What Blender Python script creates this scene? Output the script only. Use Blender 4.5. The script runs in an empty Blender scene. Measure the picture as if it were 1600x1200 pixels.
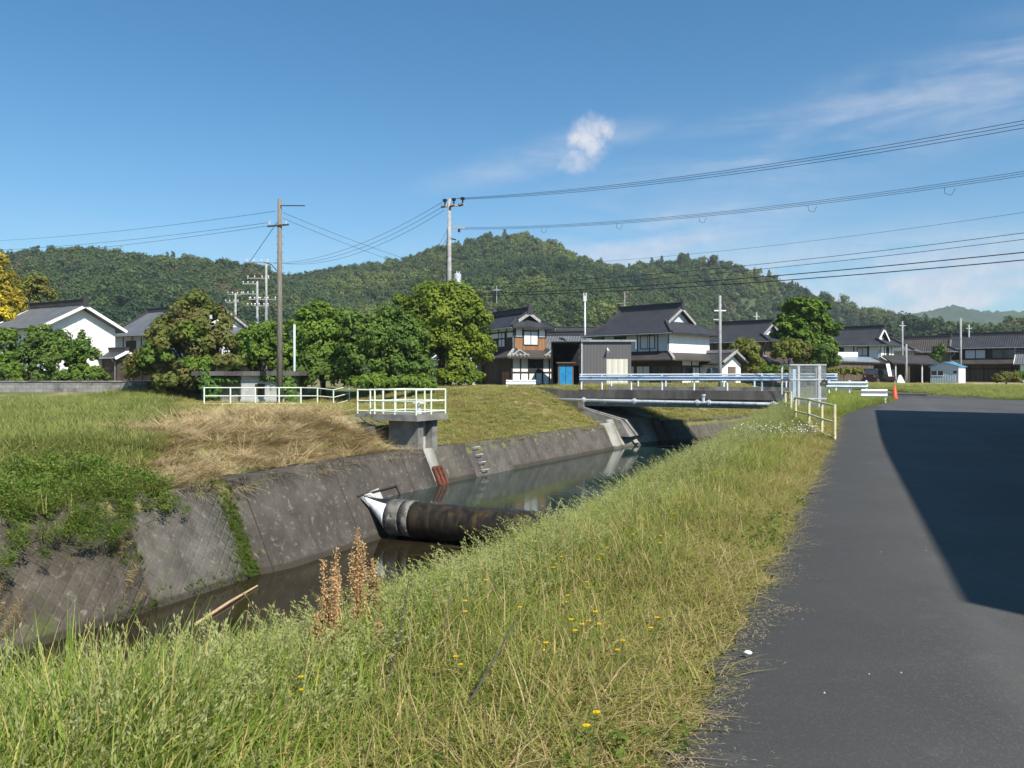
import bpy, math, random
import numpy as np
from mathutils import Vector, Matrix
SC = bpy.context.scene
COL = SC.collection
random.seed(11)
RNG = np.random.default_rng(7)
R = math.radians
# ------------------------------------------------------------------ camera, sky, sun
F, HZ, EYE = 1270.0, 588.0, 1.6                     # focal length and horizon of the 1600 x 1200 photograph
cd = bpy.data.cameras.new('camera'); cam = bpy.data.objects.new('camera', cd); COL.objects.link(cam)
cam.location = (0, 0, EYE); cam.rotation_euler = (R(90), 0, 0)
cd.sensor_fit = 'HORIZONTAL'; cd.sensor_width = 36; cd.lens = 36 * F / 1600
cd.shift_y = (HZ - 600) / 1600
cd.clip_start = .05; cd.clip_end = 20000
SC.camera = cam
SUN_EL = R(47); SX, SY = .56, -.83
SUN = Vector((SX * math.cos(SUN_EL), SY * math.cos(SUN_EL), math.sin(SUN_EL)))
sd = bpy.data.lights.new('sun', 'SUN'); sun = bpy.data.objects.new('sun', sd); COL.objects.link(sun)
sd.energy = 5.0; sd.angle = R(.5); sd.color = (1, .95, .86)
sun.rotation_euler = SUN.to_track_quat('Z', 'Y').to_euler(); sun.location = SUN * 60
W = bpy.data.worlds.new('World'); SC.world = W; W.use_nodes = True
SC.view_settings.view_transform = 'Standard'; SC.view_settings.look = 'None'
SC.view_settings.exposure = 0.6; SC.view_settings.gamma = 1

class NT:
    """small helper to write node trees"""
    def __init__(s, nt): s.nt = nt; s.n = nt.nodes; s.l = nt.links
    def add(s, t, **kw):
        n = s.n.new(t)
        for k, v in kw.items():
            if k.startswith('i_'):
                key = k[2:]
                n.inputs[int(key) if key.isdigit() else key.replace('_', ' ')].default_value = v
            else: setattr(n, k, v)
        return n
    def link(s, a, b): s.l.new(a, b)
    def math(s, op, a, b=None, c=None, clamp=False):
        n = s.n.new('ShaderNodeMath'); n.operation = op; n.use_clamp = clamp
        for i, x in enumerate((a, b, c)):
            if x is None: continue
            if isinstance(x, (int, float)): n.inputs[i].default_value = x
            else: s.l.new(x, n.inputs[i])
        return n.outputs[0]
    def vmath(s, op, a, b=None):
        n = s.n.new('ShaderNodeVectorMath'); n.operation = op
        for i, x in enumerate((a, b)):
            if x is None: continue
            if isinstance(x, (tuple, list)): n.inputs[i].default_value = x
            else: s.l.new(x, n.inputs[i])
        return n
    def ramp(s, x, lo, hi, a=0., b=1.):
        n = s.n.new('ShaderNodeMapRange'); n.interpolation_type = 'SMOOTHSTEP'
        for i, v in enumerate((lo, hi, a, b)): n.inputs[i + 1].default_value = v
        s.l.new(x, n.inputs[0]); return n.outputs[0]
    def mix(s, f, a, b, blend='MIX'):
        n = s.n.new('ShaderNodeMix'); n.data_type = 'RGBA'; n.blend_type = blend
        for i, x in ((0, f), (6, a), (7, b)):
            if isinstance(x, (int, float)): n.inputs[i].default_value = x
            elif isinstance(x, (tuple, list)): n.inputs[i].default_value = tuple(x) + (1,) * (4 - len(x))
            else: s.l.new(x, n.inputs[i])
        return n.outputs[2]
    def noise(s, vec, scale, detail=5, rough=.55, dist=0):
        n = s.n.new('ShaderNodeTexNoise'); n.inputs['Scale'].default_value = scale
        n.inputs['Detail'].default_value = detail; n.inputs['Roughness'].default_value = rough
        n.inputs['Distortion'].default_value = dist
        if vec is not None: s.l.new(vec, n.inputs['Vector'])
        return n.outputs['Fac']
    def mapping(s, vec, scale=(1, 1, 1), rot=(0, 0, 0), loc=(0, 0, 0)):
        n = s.n.new('ShaderNodeMapping'); n.inputs['Scale'].default_value = scale
        n.inputs['Rotation'].default_value = rot; n.inputs['Location'].default_value = loc
        s.l.new(vec, n.inputs['Vector']); return n.outputs[0]

def pdir(px, py):
    return Vector(((px - 800) / F, 1, (HZ - py) / F)).normalized()

def build_world():
    t = NT(W.node_tree); t.n.clear()
    out = t.add('ShaderNodeOutputWorld'); bg = t.add('ShaderNodeBackground')
    sky = t.add('ShaderNodeTexSky', sky_type='NISHITA', sun_disc=False)
    sky.sun_elevation = SUN_EL; sky.sun_rotation = math.atan2(SX, SY)
    sky.altitude = 60; sky.air_density = 1.0; sky.dust_density = .6; sky.ozone_density = 2.2
    tc = t.add('ShaderNodeTexCoord'); d = t.vmath('NORMALIZE', tc.outputs['Generated']).outputs[0]
    sep = t.add('ShaderNodeSeparateXYZ'); t.link(d, sep.inputs[0])
    # one small cumulus, high wisps, a bank of low cloud: all laid out by compass direction and height
    warp = t.add('ShaderNodeTexNoise'); warp.inputs['Scale'].default_value = 26; warp.inputs['Detail'].default_value = 6
    t.link(d, warp.inputs['Vector'])
    wv = t.vmath('MULTIPLY_ADD', warp.outputs['Color'], (.05, .05, .05)); wv.inputs[2].default_value = (-.025, -.025, -.025)
    dw = t.vmath('ADD', d, wv.outputs[0]).outputs[0]
    def puff(px, py, rx, rz, soft, gain):
        c = pdir(px, py)
        df = t.vmath('SUBTRACT', dw, tuple(c)).outputs[0]
        sc = t.vmath('MULTIPLY', df, (1 / rx, 1 / rx, 1 / rz)).outputs[0]
        ln = t.vmath('LENGTH', sc).outputs[1]
        return t.math('MULTIPLY', t.ramp(ln, 1.0, 1.0 - soft), gain)
    n1 = t.noise(d, 42, 7, .6)
    m = t.math('MAXIMUM', puff(916, 222, .032, .027, .95, .95), puff(938, 203, .022, .022, .95, .95))
    m = t.math('MAXIMUM', m, puff(900, 250, .03, .016, .95, .6))
    m = t.math('MULTIPLY', m, t.ramp(n1, .2, .55))
    # wisps: streaks slanting up to the east
    ds = t.mapping(d, (2.2, 2.2, 14), (0, R(-14), 0))
    n2 = t.noise(ds, 2.1, 7, .6, .6)
    def sheet(px, py, rx, rz, gain):
        c = pdir(px, py); df = t.vmath('SUBTRACT', d, tuple(c)).outputs[0]
        rt = t.mapping(df, (1, 1, 1), (0, R(13), 0))
        sc = t.vmath('MULTIPLY', rt, (1 / rx, 1 / rx, 1 / rz)).outputs[0]
        return t.math('MULTIPLY', t.ramp(t.vmath('LENGTH', sc).outputs[1], 1, .1), gain)
    wsp = t.math('MAXIMUM', sheet(1400, 180, .55, .08, .42), sheet(850, 245, .2, .03, .42))
    wsp = t.math('MAXIMUM', wsp, sheet(1010, 385, .34, .06, .6))
    wsp = t.math('MULTIPLY', wsp, t.ramp(n2, .3, .72))
    # low cloud along the northern horizon
    dl = t.mapping(d, (3, 3, 11)); n3 = t.noise(dl, 2.6, 7, .58, .3)
    low = t.math('MULTIPLY', t.ramp(sep.outputs[2], .2, .06), t.ramp(n3, .3, .6))
    east = t.ramp(sep.outputs[0], -.3, .45, .25, 1)
    low = t.math('MULTIPLY', low, t.math('MULTIPLY', east, .95))
    m = t.math('MAXIMUM', t.math('MAXIMUM', m, wsp), low, clamp=True)
    tint = t.mix(1.0, sky.outputs[0], t.mix(t.ramp(sep.outputs[2], .04, .42), (.66, .98, 1.1), (.33, .84, 1.06)), 'MULTIPLY')
    cloud = t.mix(t.ramp(n1, .3, .7), (4.9, 5.2, 6.2), (6.6, 6.6, 6.9))
    fin = t.mix(m, tint, cloud)
    t.link(fin, bg.inputs[0]); bg.inputs[1].default_value = .085
    t.link(bg.outputs[0], out.inputs[0])
build_world()

def at(px, py, d): return Vector(((px - 800) / F * d, d, EYE - (py - HZ) / F * d))
def ax(px, d): return (px - 800) / F * d
def zz(py, d): return EYE - (py - HZ) / F * d
def sm(t):
    t = np.clip(t, 0, 1); return t * t * (3 - 2 * t)

# ------------------------------------------------------------------ mesh helpers
class MB:
    """collects shapes and links them as ONE mesh object"""
    def __init__(s): s.v = []; s.f = []; s.m = []; s.uv = None
    def poly(s, pts, m=0):
        b = len(s.v); s.v += [tuple(p) for p in pts]; s.f.append(tuple(range(b, b + len(pts)))); s.m.append(m)
    def box(s, x0, x1, y0, y1, z0, z1, m=0):
        s.hexa([(x0, y0, z0), (x1, y0, z0), (x1, y1, z0), (x0, y1, z0)], [(x0, y0, z1), (x1, y0, z1), (x1, y1, z1), (x0, y1, z1)], m)
    def hexa(s, lo, hi, m=0):
        """a closed prism between two loops of points, lo below (counter-clockwise from above)"""
        n = len(lo); b = len(s.v); s.v += [tuple(p) for p in lo] + [tuple(p) for p in hi]
        s.f.append(tuple(b + i for i in reversed(range(n)))); s.f.append(tuple(b + n + i for i in range(n)))
        for i in range(n):
            j = (i + 1) % n; s.f.append((b + i, b + j, b + n + j, b + n + i))
        s.m += [m] * (n + 2)
    def slab(s, pts, th, m=0):
        """a plate: the polygon pts (counter-clockwise from above) with thickness th downwards"""
        s.hexa([(p[0], p[1], p[2] - th) for p in pts], pts, m)
    def obox(s, c, ux, uy, uz, m=0):
        c, ux, uy, uz = Vector(c), Vector(ux), Vector(uy), Vector(uz)
        s.hexa([c - ux - uy - uz, c + ux - uy - uz, c + ux + uy - uz, c - ux + uy - uz], [c - ux - uy + uz, c + ux - uy + uz, c + ux + uy + uz, c - ux + uy + uz], m)
    def bar(s, p0, p1, w, h, m=0, up=(0, 0, 1)):
        p0, p1 = Vector(p0), Vector(p1); d = (p1 - p0); L = d.length; d.normalize()
        up = Vector(up)
        if abs(d.dot(up)) > .95: up = Vector((1, 0, 0))
        sd_ = up.cross(d).normalized(); u = d.cross(sd_)
        s.obox((p0 + p1) / 2, d * L / 2, sd_ * w / 2, u * h / 2, m)
    def tube(s, pts, r, n=8, m=0, cap=True):
        pts = [Vector(p) for p in pts]; k = len(pts)
        rs = r if isinstance(r, (list, tuple)) else [r] * k
        b = len(s.v); prev = None
        for i, p in enumerate(pts):
            d = (pts[min(i + 1, k - 1)] - pts[max(i - 1, 0)]).normalized()
            if prev is None:
                a = Vector((0, 0, 1)) if abs(d.z) < .9 else Vector((1, 0, 0))
                x = a.cross(d).normalized()
            else: x = (prev - d * prev.dot(d)).normalized()
            prev = x; y = d.cross(x)
            for j in range(n):
                t_ = 2 * math.pi * j / n
                s.v.append(tuple(p + (x * math.cos(t_) + y * math.sin(t_)) * rs[i]))
        for i in range(k - 1):
            for j in range(n):
                j2 = (j + 1) % n
                s.f.append((b + i * n + j, b + i * n + j2, b + (i + 1) * n + j2, b + (i + 1) * n + j)); s.m.append(m)
        if cap:
            s.f.append(tuple(b + j for j in reversed(range(n)))); s.f.append(tuple(b + (k - 1) * n + j for j in range(n))); s.m += [m, m]
    def build(s, name, mats, parent=None, smooth=False):
        me = bpy.data.meshes.new(name); me.from_pydata(s.v, [], s.f)
        for x in (mats if isinstance(mats, (list, tuple)) else [mats]): me.materials.append(x)
        me.polygons.foreach_set('material_index', s.m)
        if smooth: me.polygons.foreach_set('use_smooth', [True] * len(s.f))
        me.update()
        return link(name, me, parent)

def link(name, me, parent=None):
    o = bpy.data.objects.new(name, me); COL.objects.link(o)
    if parent is not None: o.parent = parent
    return o
def empty(name, loc, rz=0):
    o = bpy.data.objects.new(name, None); COL.objects.link(o); o.location = loc; o.rotation_euler = (0, 0, rz); o.empty_display_size = .2
    return o
def tag(o, label=None, cat=None, group=None, kind=None):
    for k, v in (('label', label), ('category', cat), ('group', group), ('kind', kind)):
        if v: o[k] = v
    return o
def npmesh(name, V, Fq, mats, smooth=False):
    """mesh from arrays: V (n,3), Fq (m,k) faces of equal size"""
    me = bpy.data.meshes.new(name); V = np.asarray(V, np.float32); Fq = np.asarray(Fq, np.int32); k = Fq.shape[1]
    me.vertices.add(len(V)); me.vertices.foreach_set('co', V.ravel())
    me.loops.add(Fq.size); me.loops.foreach_set('vertex_index', Fq.ravel())
    me.polygons.add(len(Fq)); me.polygons.foreach_set('loop_start', np.arange(0, Fq.size, k, dtype=np.int32))
    for x in (mats if isinstance(mats, (list, tuple)) else [mats]): me.materials.append(x)
    if smooth: me.polygons.foreach_set('use_smooth', np.ones(len(Fq), bool))
    me.update(calc_edges=True); me.validate()
    return me
def copy_tree(o, parent=None):
    c = o.copy(); COL.objects.link(c)
    if parent is not None: c.parent = parent
    for ch in list(o.children): copy_tree(ch, c)
    return c

# ------------------------------------------------------------------ materials
def base_mat(name):
    m = bpy.data.materials.new(name); m.use_nodes = True
    t = NT(m.node_tree); b = t.n['Principled BSDF']
    b.inputs['Specular IOR Level'].default_value = .3
    return m, t, b
def mat(name, c1, c2=None, scale=4, rough=.8, bump=0., bscale=None, metal=0., spec=.3, lo=.35, hi=.65, coord='Object', stretch=(1, 1, 1), c3=None, s3=1., lo3=.5, hi3=.7, brough=.6):
    """plain surface: two colours mixed by noise, a third one in patches (stains, rust, moss), fine bump"""
    m, t, b = base_mat(name)
    tc = t.add('ShaderNodeTexCoord').outputs['Object'] if coord == 'Object' else t.add('ShaderNodeNewGeometry').outputs['Position']
    v = t.mapping(tc, stretch)
    col = t.mix(t.ramp(t.noise(v, scale, 6, .6), lo, hi), c1, c2 or c1)
    if c3: col = t.mix(t.ramp(t.noise(t.mapping(tc, stretch, loc=(7, 3, 1)), s3, 6, .62), lo3, hi3), col, c3)
    t.link(col, b.inputs['Base Color'])
    b.inputs['Roughness'].default_value = rough; b.inputs['Metallic'].default_value = metal; b.inputs['Specular IOR Level'].default_value = spec
    if bump:
        bp = t.add('ShaderNodeBump'); bp.inputs['Strength'].default_value = bump; bp.inputs['Distance'].default_value = .02
        t.link(t.noise(tc, bscale or scale * 6, 6, brough), bp.inputs['Height']); t.link(bp.outputs[0], b.inputs['Normal'])
    return m
def tile_mat(name, c1, c2, pitch=.3, rows=.28):
    """pan tiles: ribs run down the slope, courses run along it; works for any slope of a house drawn along its own axes"""
    m, t, b = base_mat(name)
    tc = t.add('ShaderNodeTexCoord'); p = t.add('ShaderNodeSeparateXYZ'); t.link(tc.outputs['Object'], p.inputs[0])
    nn = t.add('ShaderNodeSeparateXYZ'); t.link(tc.outputs['Normal'], nn.inputs[0])
    sel = t.math('GREATER_THAN', t.math('ABSOLUTE', nn.outputs[0]), t.math('ABSOLUTE', nn.outputs[1]))
    u = t.add('ShaderNodeMix'); u.data_type = 'FLOAT'
    t.link(sel, u.inputs[0]); t.link(p.outputs[0], u.inputs[2]); t.link(p.outputs[1], u.inputs[3])
    rib = t.math('SINE', t.math('MULTIPLY', u.outputs[0], 2 * math.pi / pitch))
    row = t.math('FRACT', t.math('MULTIPLY', p.outputs[2], 1 / (rows * .5)))
    h = t.math('ADD', t.math('MULTIPLY', rib, .5), t.math('MULTIPLY', row, .35))
    col = t.mix(t.ramp(t.noise(tc.outputs['Object'], .9, 6, .65), .3, .7), c1, c2)
    col = t.mix(t.math('MULTIPLY', t.ramp(t.noise(tc.outputs['Object'], 9, 4, .6), .5, .8), .45), col, tuple(x * 1.7 for x in c2))
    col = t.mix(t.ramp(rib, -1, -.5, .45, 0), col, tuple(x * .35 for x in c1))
    t.link(col, b.inputs['Base Color']); b.inputs['Roughness'].default_value = .55; b.inputs['Specular IOR Level'].default_value = .3
    bp = t.add('ShaderNodeBump'); bp.inputs['Strength'].default_value = .8; bp.inputs['Distance'].default_value = .06
    t.link(h, bp.inputs['Height']); t.link(bp.outputs[0], b.inputs['Normal'])
    return m
def plank_mat(name, c1, c2, width=.14, axis='xy'):
    m, t, b = base_mat(name)
    tc = t.add('ShaderNodeTexCoord'); p = t.add('ShaderNodeSeparateXYZ'); t.link(tc.outputs['Object'], p.inputs[0])
    u = t.math('MULTIPLY', t.math('ADD', p.outputs[0], p.outputs[1]), 1 / width)
    fl = t.math('FLOOR', u); fr = t.math('FRACT', u)
    wn = t.add('ShaderNodeTexWhiteNoise', noise_dimensions='1D'); t.link(fl, wn.inputs['W'])
    col = t.mix(wn.outputs[0], c1, c2)
    col = t.mix(t.ramp(t.noise(t.mapping(tc.outputs['Object'], (9, 9, 1)), 2, 5), .45, .8), col, tuple(x * .55 for x in c1))
    col = t.mix(t.math('LESS_THAN', fr, .09), col, tuple(x * .3 for x in c1))
    t.link(col, b.inputs['Base Color']); b.inputs['Roughness'].default_value = .8
    return m
def leaf_mat(name, cols, dead=None, trans=.25, inst=False, patch=None, pscale=.5):
    """foliage: each leaf its own shade, clumps drift between the colours; light passes through a little"""
    m, t, b = base_mat(name)
    g = t.add('ShaderNodeNewGeometry'); ri = g.outputs['Random Per Island']
    col = t.mix(ri, cols[0], cols[1])
    if inst:
        oi = t.add('ShaderNodeObjectInfo'); col = t.mix(oi.outputs['Random'], col, t.mix(ri, cols[2], cols[3]))
    else:
        nz = t.ramp(t.noise(g.outputs['Position'], pscale, 3), .35, .65)
        col = t.mix(nz, col, t.mix(ri, cols[2], cols[3]))
    if patch:
        for pc, ps, lo, hi in patch:
            col = t.mix(t.ramp(t.noise(g.outputs['Position'], ps, 4, .6), lo, hi), col, pc)
    if dead is not None:
        col = t.mix(t.math('GREATER_THAN', t.math('FRACT', t.math('MULTIPLY', ri, 37.7)), 1 - dead[0]), col, dead[1])
    t.link(col, b.inputs['Base Color']); b.inputs['Roughness'].default_value = .6; b.inputs['Specular IOR Level'].default_value = .12
    tr = t.add('ShaderNodeBsdfTranslucent'); t.link(col, tr.inputs[0])
    mx = t.add('ShaderNodeMixShader'); mx.inputs[0].default_value = trans
    t.link(b.outputs[0], mx.inputs[1]); t.link(tr.outputs[0], mx.inputs[2])
    t.link(mx.outputs[0], t.n['Material Output'].inputs[0])
    return m

M = {}
M['asphalt'] = None
M['concrete'] = mat('concrete', (.16, .15, .14), (.25, .24, .22), 1.6, .9, .5, 30, c3=(.07, .065, .055), s3=.8, lo3=.48, hi3=.72)
M['concrete_pale'] = mat('concrete_pale', (.36, .36, .35), (.46, .45, .43), 2, .9, .3, 30, c3=(.2, .19, .17), s3=1.2, lo3=.55, hi3=.8)
M['concrete_dark'] = mat('concrete_dark', (.085, .075, .068), (.13, .12, .11), 1.4, .9, .4, 25, c3=(.045, .04, .038), s3=.6, stretch=(1, 1, .35))
M['paint_white'] = mat('paint_white', (.74, .75, .76), (.8, .8, .8), 3, .5, spec=.4, c3=(.55, .54, .5), s3=2.5, lo3=.62, hi3=.85)
M['plaster'] = mat('plaster', (.76, .75, .72), (.82, .82, .8), 1.2, .9, c3=(.56, .54, .5), s3=.9, lo3=.56, hi3=.85, stretch=(1, 1, .5))
M['plaster_grey'] = mat('plaster_grey', (.52, .54, .57), (.6, .61, .62), 1.2, .9)
M['timber'] = mat('timber', (.035, .025, .02), (.06, .045, .035), 6, .8)
M['timber_mid'] = plank_mat('timber_mid', (.22, .11, .05), (.36, .19, .09), .16)
M['timber_dark'] = plank_mat('timber_dark', (.05, .035, .028), (.085, .06, .045), .18)
M['timber_grey'] = plank_mat('timber_grey', (.14, .1, .075), (.2, .15, .11), .15)
M['carport_shade'] = mat('carport_shade', (.012, .011, .011), (.02, .018, .018), 3, .9)  # near-black wall colour carries the shade inside the open carport
M['glass'] = mat('glass', (.03, .035, .04), (.05, .055, .06), 1, .08, spec=.6)
M['curtain'] = mat('curtain', (.55, .56, .55), (.68, .69, .68), 6, .7, stretch=(6, 6, .3))
M['tile'] = tile_mat('tile', (.028, .029, .034), (.05, .051, .056))
M['tile_brown'] = tile_mat('tile_brown', (.045, .038, .033), (.08, .068, .06))
M['tile_grey'] = tile_mat('tile_grey', (.10, .105, .115), (.16, .165, .175))
M['ridge'] = mat('ridge', (.03, .031, .035), (.06, .06, .065), 8, .6, .4, 20)
M['ridge_pale'] = mat('ridge_pale', (.25, .24, .23), (.4, .39, .37), 6, .8)
M['steel'] = mat('steel', (.32, .36, .38), (.42, .45, .47), 5, .45, metal=.5, c3=(.2, .2, .19), s3=3)
M['galv'] = mat('galv', (.5, .52, .54), (.62, .64, .66), 6, .4, metal=.25, c3=(.3, .29, .28), s3=3, lo3=.55)
M['rail_blue'] = mat('rail_blue', (.38, .48, .62), (.5, .6, .72), 2, .45, metal=.2, c3=(.22, .26, .33), s3=1.5, stretch=(1, 1, 3))
M['rail_white'] = mat('rail_white', (.66, .72, .77), (.78, .82, .85), 4, .45, metal=.1, c3=(.45, .42, .38), s3=5, lo3=.6, hi3=.8)
M['fence_green'] = mat('fence_green', (.62, .7, .55), (.7, .76, .62), 6, .5, c3=(.45, .42, .3), s3=5, lo3=.62, hi3=.8)
M['fence_yellow'] = mat('fence_yellow', (.6, .52, .27), (.68, .62, .4), 7, .55, c3=(.3, .2, .1), s3=9, lo3=.58, hi3=.75)
M['pole_wood'] = mat('pole_wood', (.14, .12, .10), (.22, .195, .17), 3, .9, .4, 20, stretch=(8, 8, .6))
M['pole_concrete'] = mat('pole_concrete', (.26, .26, .255), (.36, .355, .35), 3, .85, c3=(.25, .24, .23), s3=2)
M['pole_paint'] = mat('pole_paint', (.42, .52, .52), (.5, .6, .6), 3, .5)
M['rubber'] = mat('rubber', (.013, .011, .009), (.032, .025, .015), 2.2, .4, .4, 7, c3=(.085, .055, .02), s3=1.7, lo3=.5, hi3=.75, stretch=(2.2, 2.2, .5))
M['rubber_black'] = mat('rubber_black', (.012, .013, .015), (.025, .026, .03), 5, .5)
M['rubber_white'] = mat('rubber_white', (.6, .62, .65), (.75, .77, .8), 4, .55, c3=(.35, .34, .33), s3=4, lo3=.6, hi3=.8)
M['rubber_grey'] = mat('rubber_grey', (.07, .064, .06), (.2, .185, .165), 3, .7, .3, 12, c3=(.36, .34, .28), s3=4, lo3=.55, hi3=.7)
M['rust'] = mat('rust', (.1, .035, .022), (.17, .06, .035), 8, .85, .4, 30)
M['wire'] = mat('wire', (.015, .015, .018), rough=.6)
M['insulator'] = mat('insulator', (.42, .41, .4), (.54, .53, .51), 8, .3)
M['insulator_dark'] = mat('insulator_dark', (.02, .02, .024), rough=.4)
M['bark'] = mat('bark', (.05, .038, .028), (.1, .08, .06), 5, .9, .5, 20, stretch=(3, 3, .6))
M['block_wall'] = None
M['siding'] = None
M['blue_sheet'] = mat('blue_sheet', (.02, .2, .42), (.03, .26, .5), 3, .45)
M['shutter'] = mat('shutter', (.6, .58, .5), (.68, .66, .58), 2, .6)
M['roof_blue'] = mat('roof_blue', (.05, .2, .34), (.07, .25, .4), 2, .45)
M['car_dark'] = mat('car_dark', (.012, .014, .016), rough=.25, spec=.6)
M['car_blue'] = mat('car_blue', (.04, .07, .12), rough=.25, spec=.6)
M['tyre'] = mat('tyre', (.015, .015, .015), rough=.9)
M['orange'] = mat('orange', (.62, .08, .03), (.7, .11, .04), 4, .5)
M['straw_stick'] = mat('straw_stick', (.45, .3, .17), (.55, .4, .25), 9, .7)
M['litter'] = mat('litter', (.75, .76, .78), rough=.5)
# ------------------------------------------------------------------ lie of the land
# top line of the far canal wall, followed upstream; path edge on the near bank
TP = np.array([(-29, -23), (-20, -2.5), (-11.47, 16.9), (-5.77, 29.8), (-5.0, 31.4), (6.97, 52.35), (11, 56), (19, 64), (27, 75), (33, 92)], float)
TS = np.concatenate([[0], np.cumsum(np.linalg.norm(np.diff(TP, axis=0), axis=1))])
ZT, BAT, ZU, ZL, BED = -1.43, .48, -2.86, -4.1, -4.7   # wall top, wall batter, upper and lower water, canal bed
def tline(s):
    """point on the wall's top line and the unit direction at arc length s"""
    i = int(np.clip(np.searchsorted(TS, s) - 1, 0, len(TP) - 2)); d = TP[i + 1] - TP[i]; d = d / np.linalg.norm(d)
    return TP[i] + d * (s - TS[i]), d
def tcoord(X, Y):
    """signed distance (positive on the far bank) and arc length along the wall line"""
    X, Y = np.asarray(X, float), np.asarray(Y, float)
    bd = np.full(X.shape, 1e9); bu = np.zeros(X.shape); bs = np.zeros(X.shape)
    for i in range(len(TP) - 1):
        a, b = TP[i], TP[i + 1]; d = b - a; L = np.linalg.norm(d); d = d / L
        px, py = X - a[0], Y - a[1]
        t = np.clip(px * d[0] + py * d[1], 0, L)
        qx, qy = px - t * d[0], py - t * d[1]
        dist = np.hypot(qx, qy); sg = np.where(d[0] * py - d[1] * px >= 0, 1, -1)
        k = dist < bd; bd = np.where(k, dist, bd); bu = np.where(k, dist * sg, bu); bs = np.where(k, t + TS[i], bs)
    return bu, bs
def ecoord(X, Y): return .398 * np.asarray(Y, float) - .917 * (np.asarray(X, float) + .82)     # distance left of the path's edge
def zpath(Y): return .45 * sm((np.asarray(Y, float) - 16) / 24) + .33 * sm((np.asarray(Y, float) - 38) / 16)
def ground_z(X, Y):
    X, Y = np.asarray(X, float), np.asarray(Y, float)
    u, s = tcoord(X, Y); e = ecoord(X, Y)
    zp = -.5 + 1.3 * sm((Y - np.interp(X, [-12, -1], [53, 38])) / np.interp(X, [-12, -1], [15, 12]))
    r = sm((s - 63) / 20)
    zt = -.5 + .35 * sm((s - 54) / 8) * sm((78 - s) / 6) + (zp + .5) * np.maximum(sm((u - 5) / 7), r)
    wd = np.interp(s, [30, 47, 55, 62, 72], [9, 6.5, 4.0, 4.0, 5.5])
    rise = np.clip((u - .5) / wd, 0, 1); rise = .55 * rise + .45 * sm(rise)
    zl = -1.5 + (zt + 1.5) * rise
    zl = zl + .07 * np.sin(X * 1.3 + 1) * np.sin(Y * 1.1) * sm((u - 1) / 2) * sm((14 - u) / 4)
    zp2 = zpath(Y)
    zr = zp2 - .05 - .03 * np.clip(e, 0, 1.8) - np.clip(e - 1.8, 0, 99) / 1.5
    zr = zr + np.where(e > .3, .05 * np.sin(X * 2.1) * np.sin(Y * 1.7 + 2), 0) * sm((e - .3) / .5)
    zr = np.where(e < -60, zp2, zr)
    zc = np.maximum(np.maximum(-1.52 + (u + .1) * 3.2, BED), zr)
    fill = sm((Y - 80) / 10)
    zc = zc * (1 - fill) + .78 * fill
    zl = zl * (1 - sm((Y - 84) / 10)) + .8 * sm((Y - 84) / 10)
    return np.where(u >= -.1, np.maximum(zl, np.where(e < 1.8, zr, -9)), zc)
def gz(x, y): return float(ground_z(np.array([x]), np.array([y]))[0])

def build_ground():
    def axis(a, b, st, far, k=1.22):
        c = list(np.arange(a, b + st / 2, st)); s = st
        while c[-1] < far: s *= k; c.append(c[-1] + s)
        s = st
        while c[0] > -far: s *= k; c.insert(0, c[0] - s)
        return np.array(c)
    xs = axis(-42, 34, .4, 1700); ys = axis(-6, 70, .4, 1700)
    X, Y = np.meshgrid(xs, ys); Z = ground_z(X, Y)
    V = np.stack([X, Y, Z], -1).reshape(-1, 3); nx, ny = len(xs), len(ys)
    i = np.arange(nx * ny).reshape(ny, nx)
    Fq = np.stack([i[:-1, :-1], i[:-1, 1:], i[1:, 1:], i[1:, :-1]], -1).reshape(-1, 4)
    m, t, b = base_mat('soil')
    p = t.add('ShaderNodeNewGeometry').outputs['Position']
    c = t.mix(t.ramp(t.noise(p, .5, 6, .6), .35, .65), (.11, .125, .04), (.2, .175, .085))
    c = t.mix(t.ramp(t.noise(p, 3.5, 6, .7), .4, .75), c, (.09, .105, .03))
    c = t.mix(t.math('MULTIPLY', t.ramp(t.noise(t.mapping(p, loc=(9, 4, 0)), .16, 3), .5, .6), .9), c, (.3, .23, .13))
    sp = t.add('ShaderNodeSeparateXYZ'); t.link(p, sp.inputs[0])
    c = t.mix(t.ramp(sp.outputs[2], -2.4, -1.7, 1, 0), c, (.05, .04, .03))
    t.link(c, b.inputs['Base Color']); b.inputs['Roughness'].default_value = 1
    bp = t.add('ShaderNodeBump'); bp.inputs['Strength'].default_value = .8; bp.inputs['Distance'].default_value = .06
    t.link(t.noise(p, 9, 6, .7), bp.inputs['Height']); t.link(bp.outputs[0], b.inputs['Normal'])
    tag(link('ground', npmesh('ground', V, Fq, m, True)), kind='structure')
build_ground()

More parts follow.
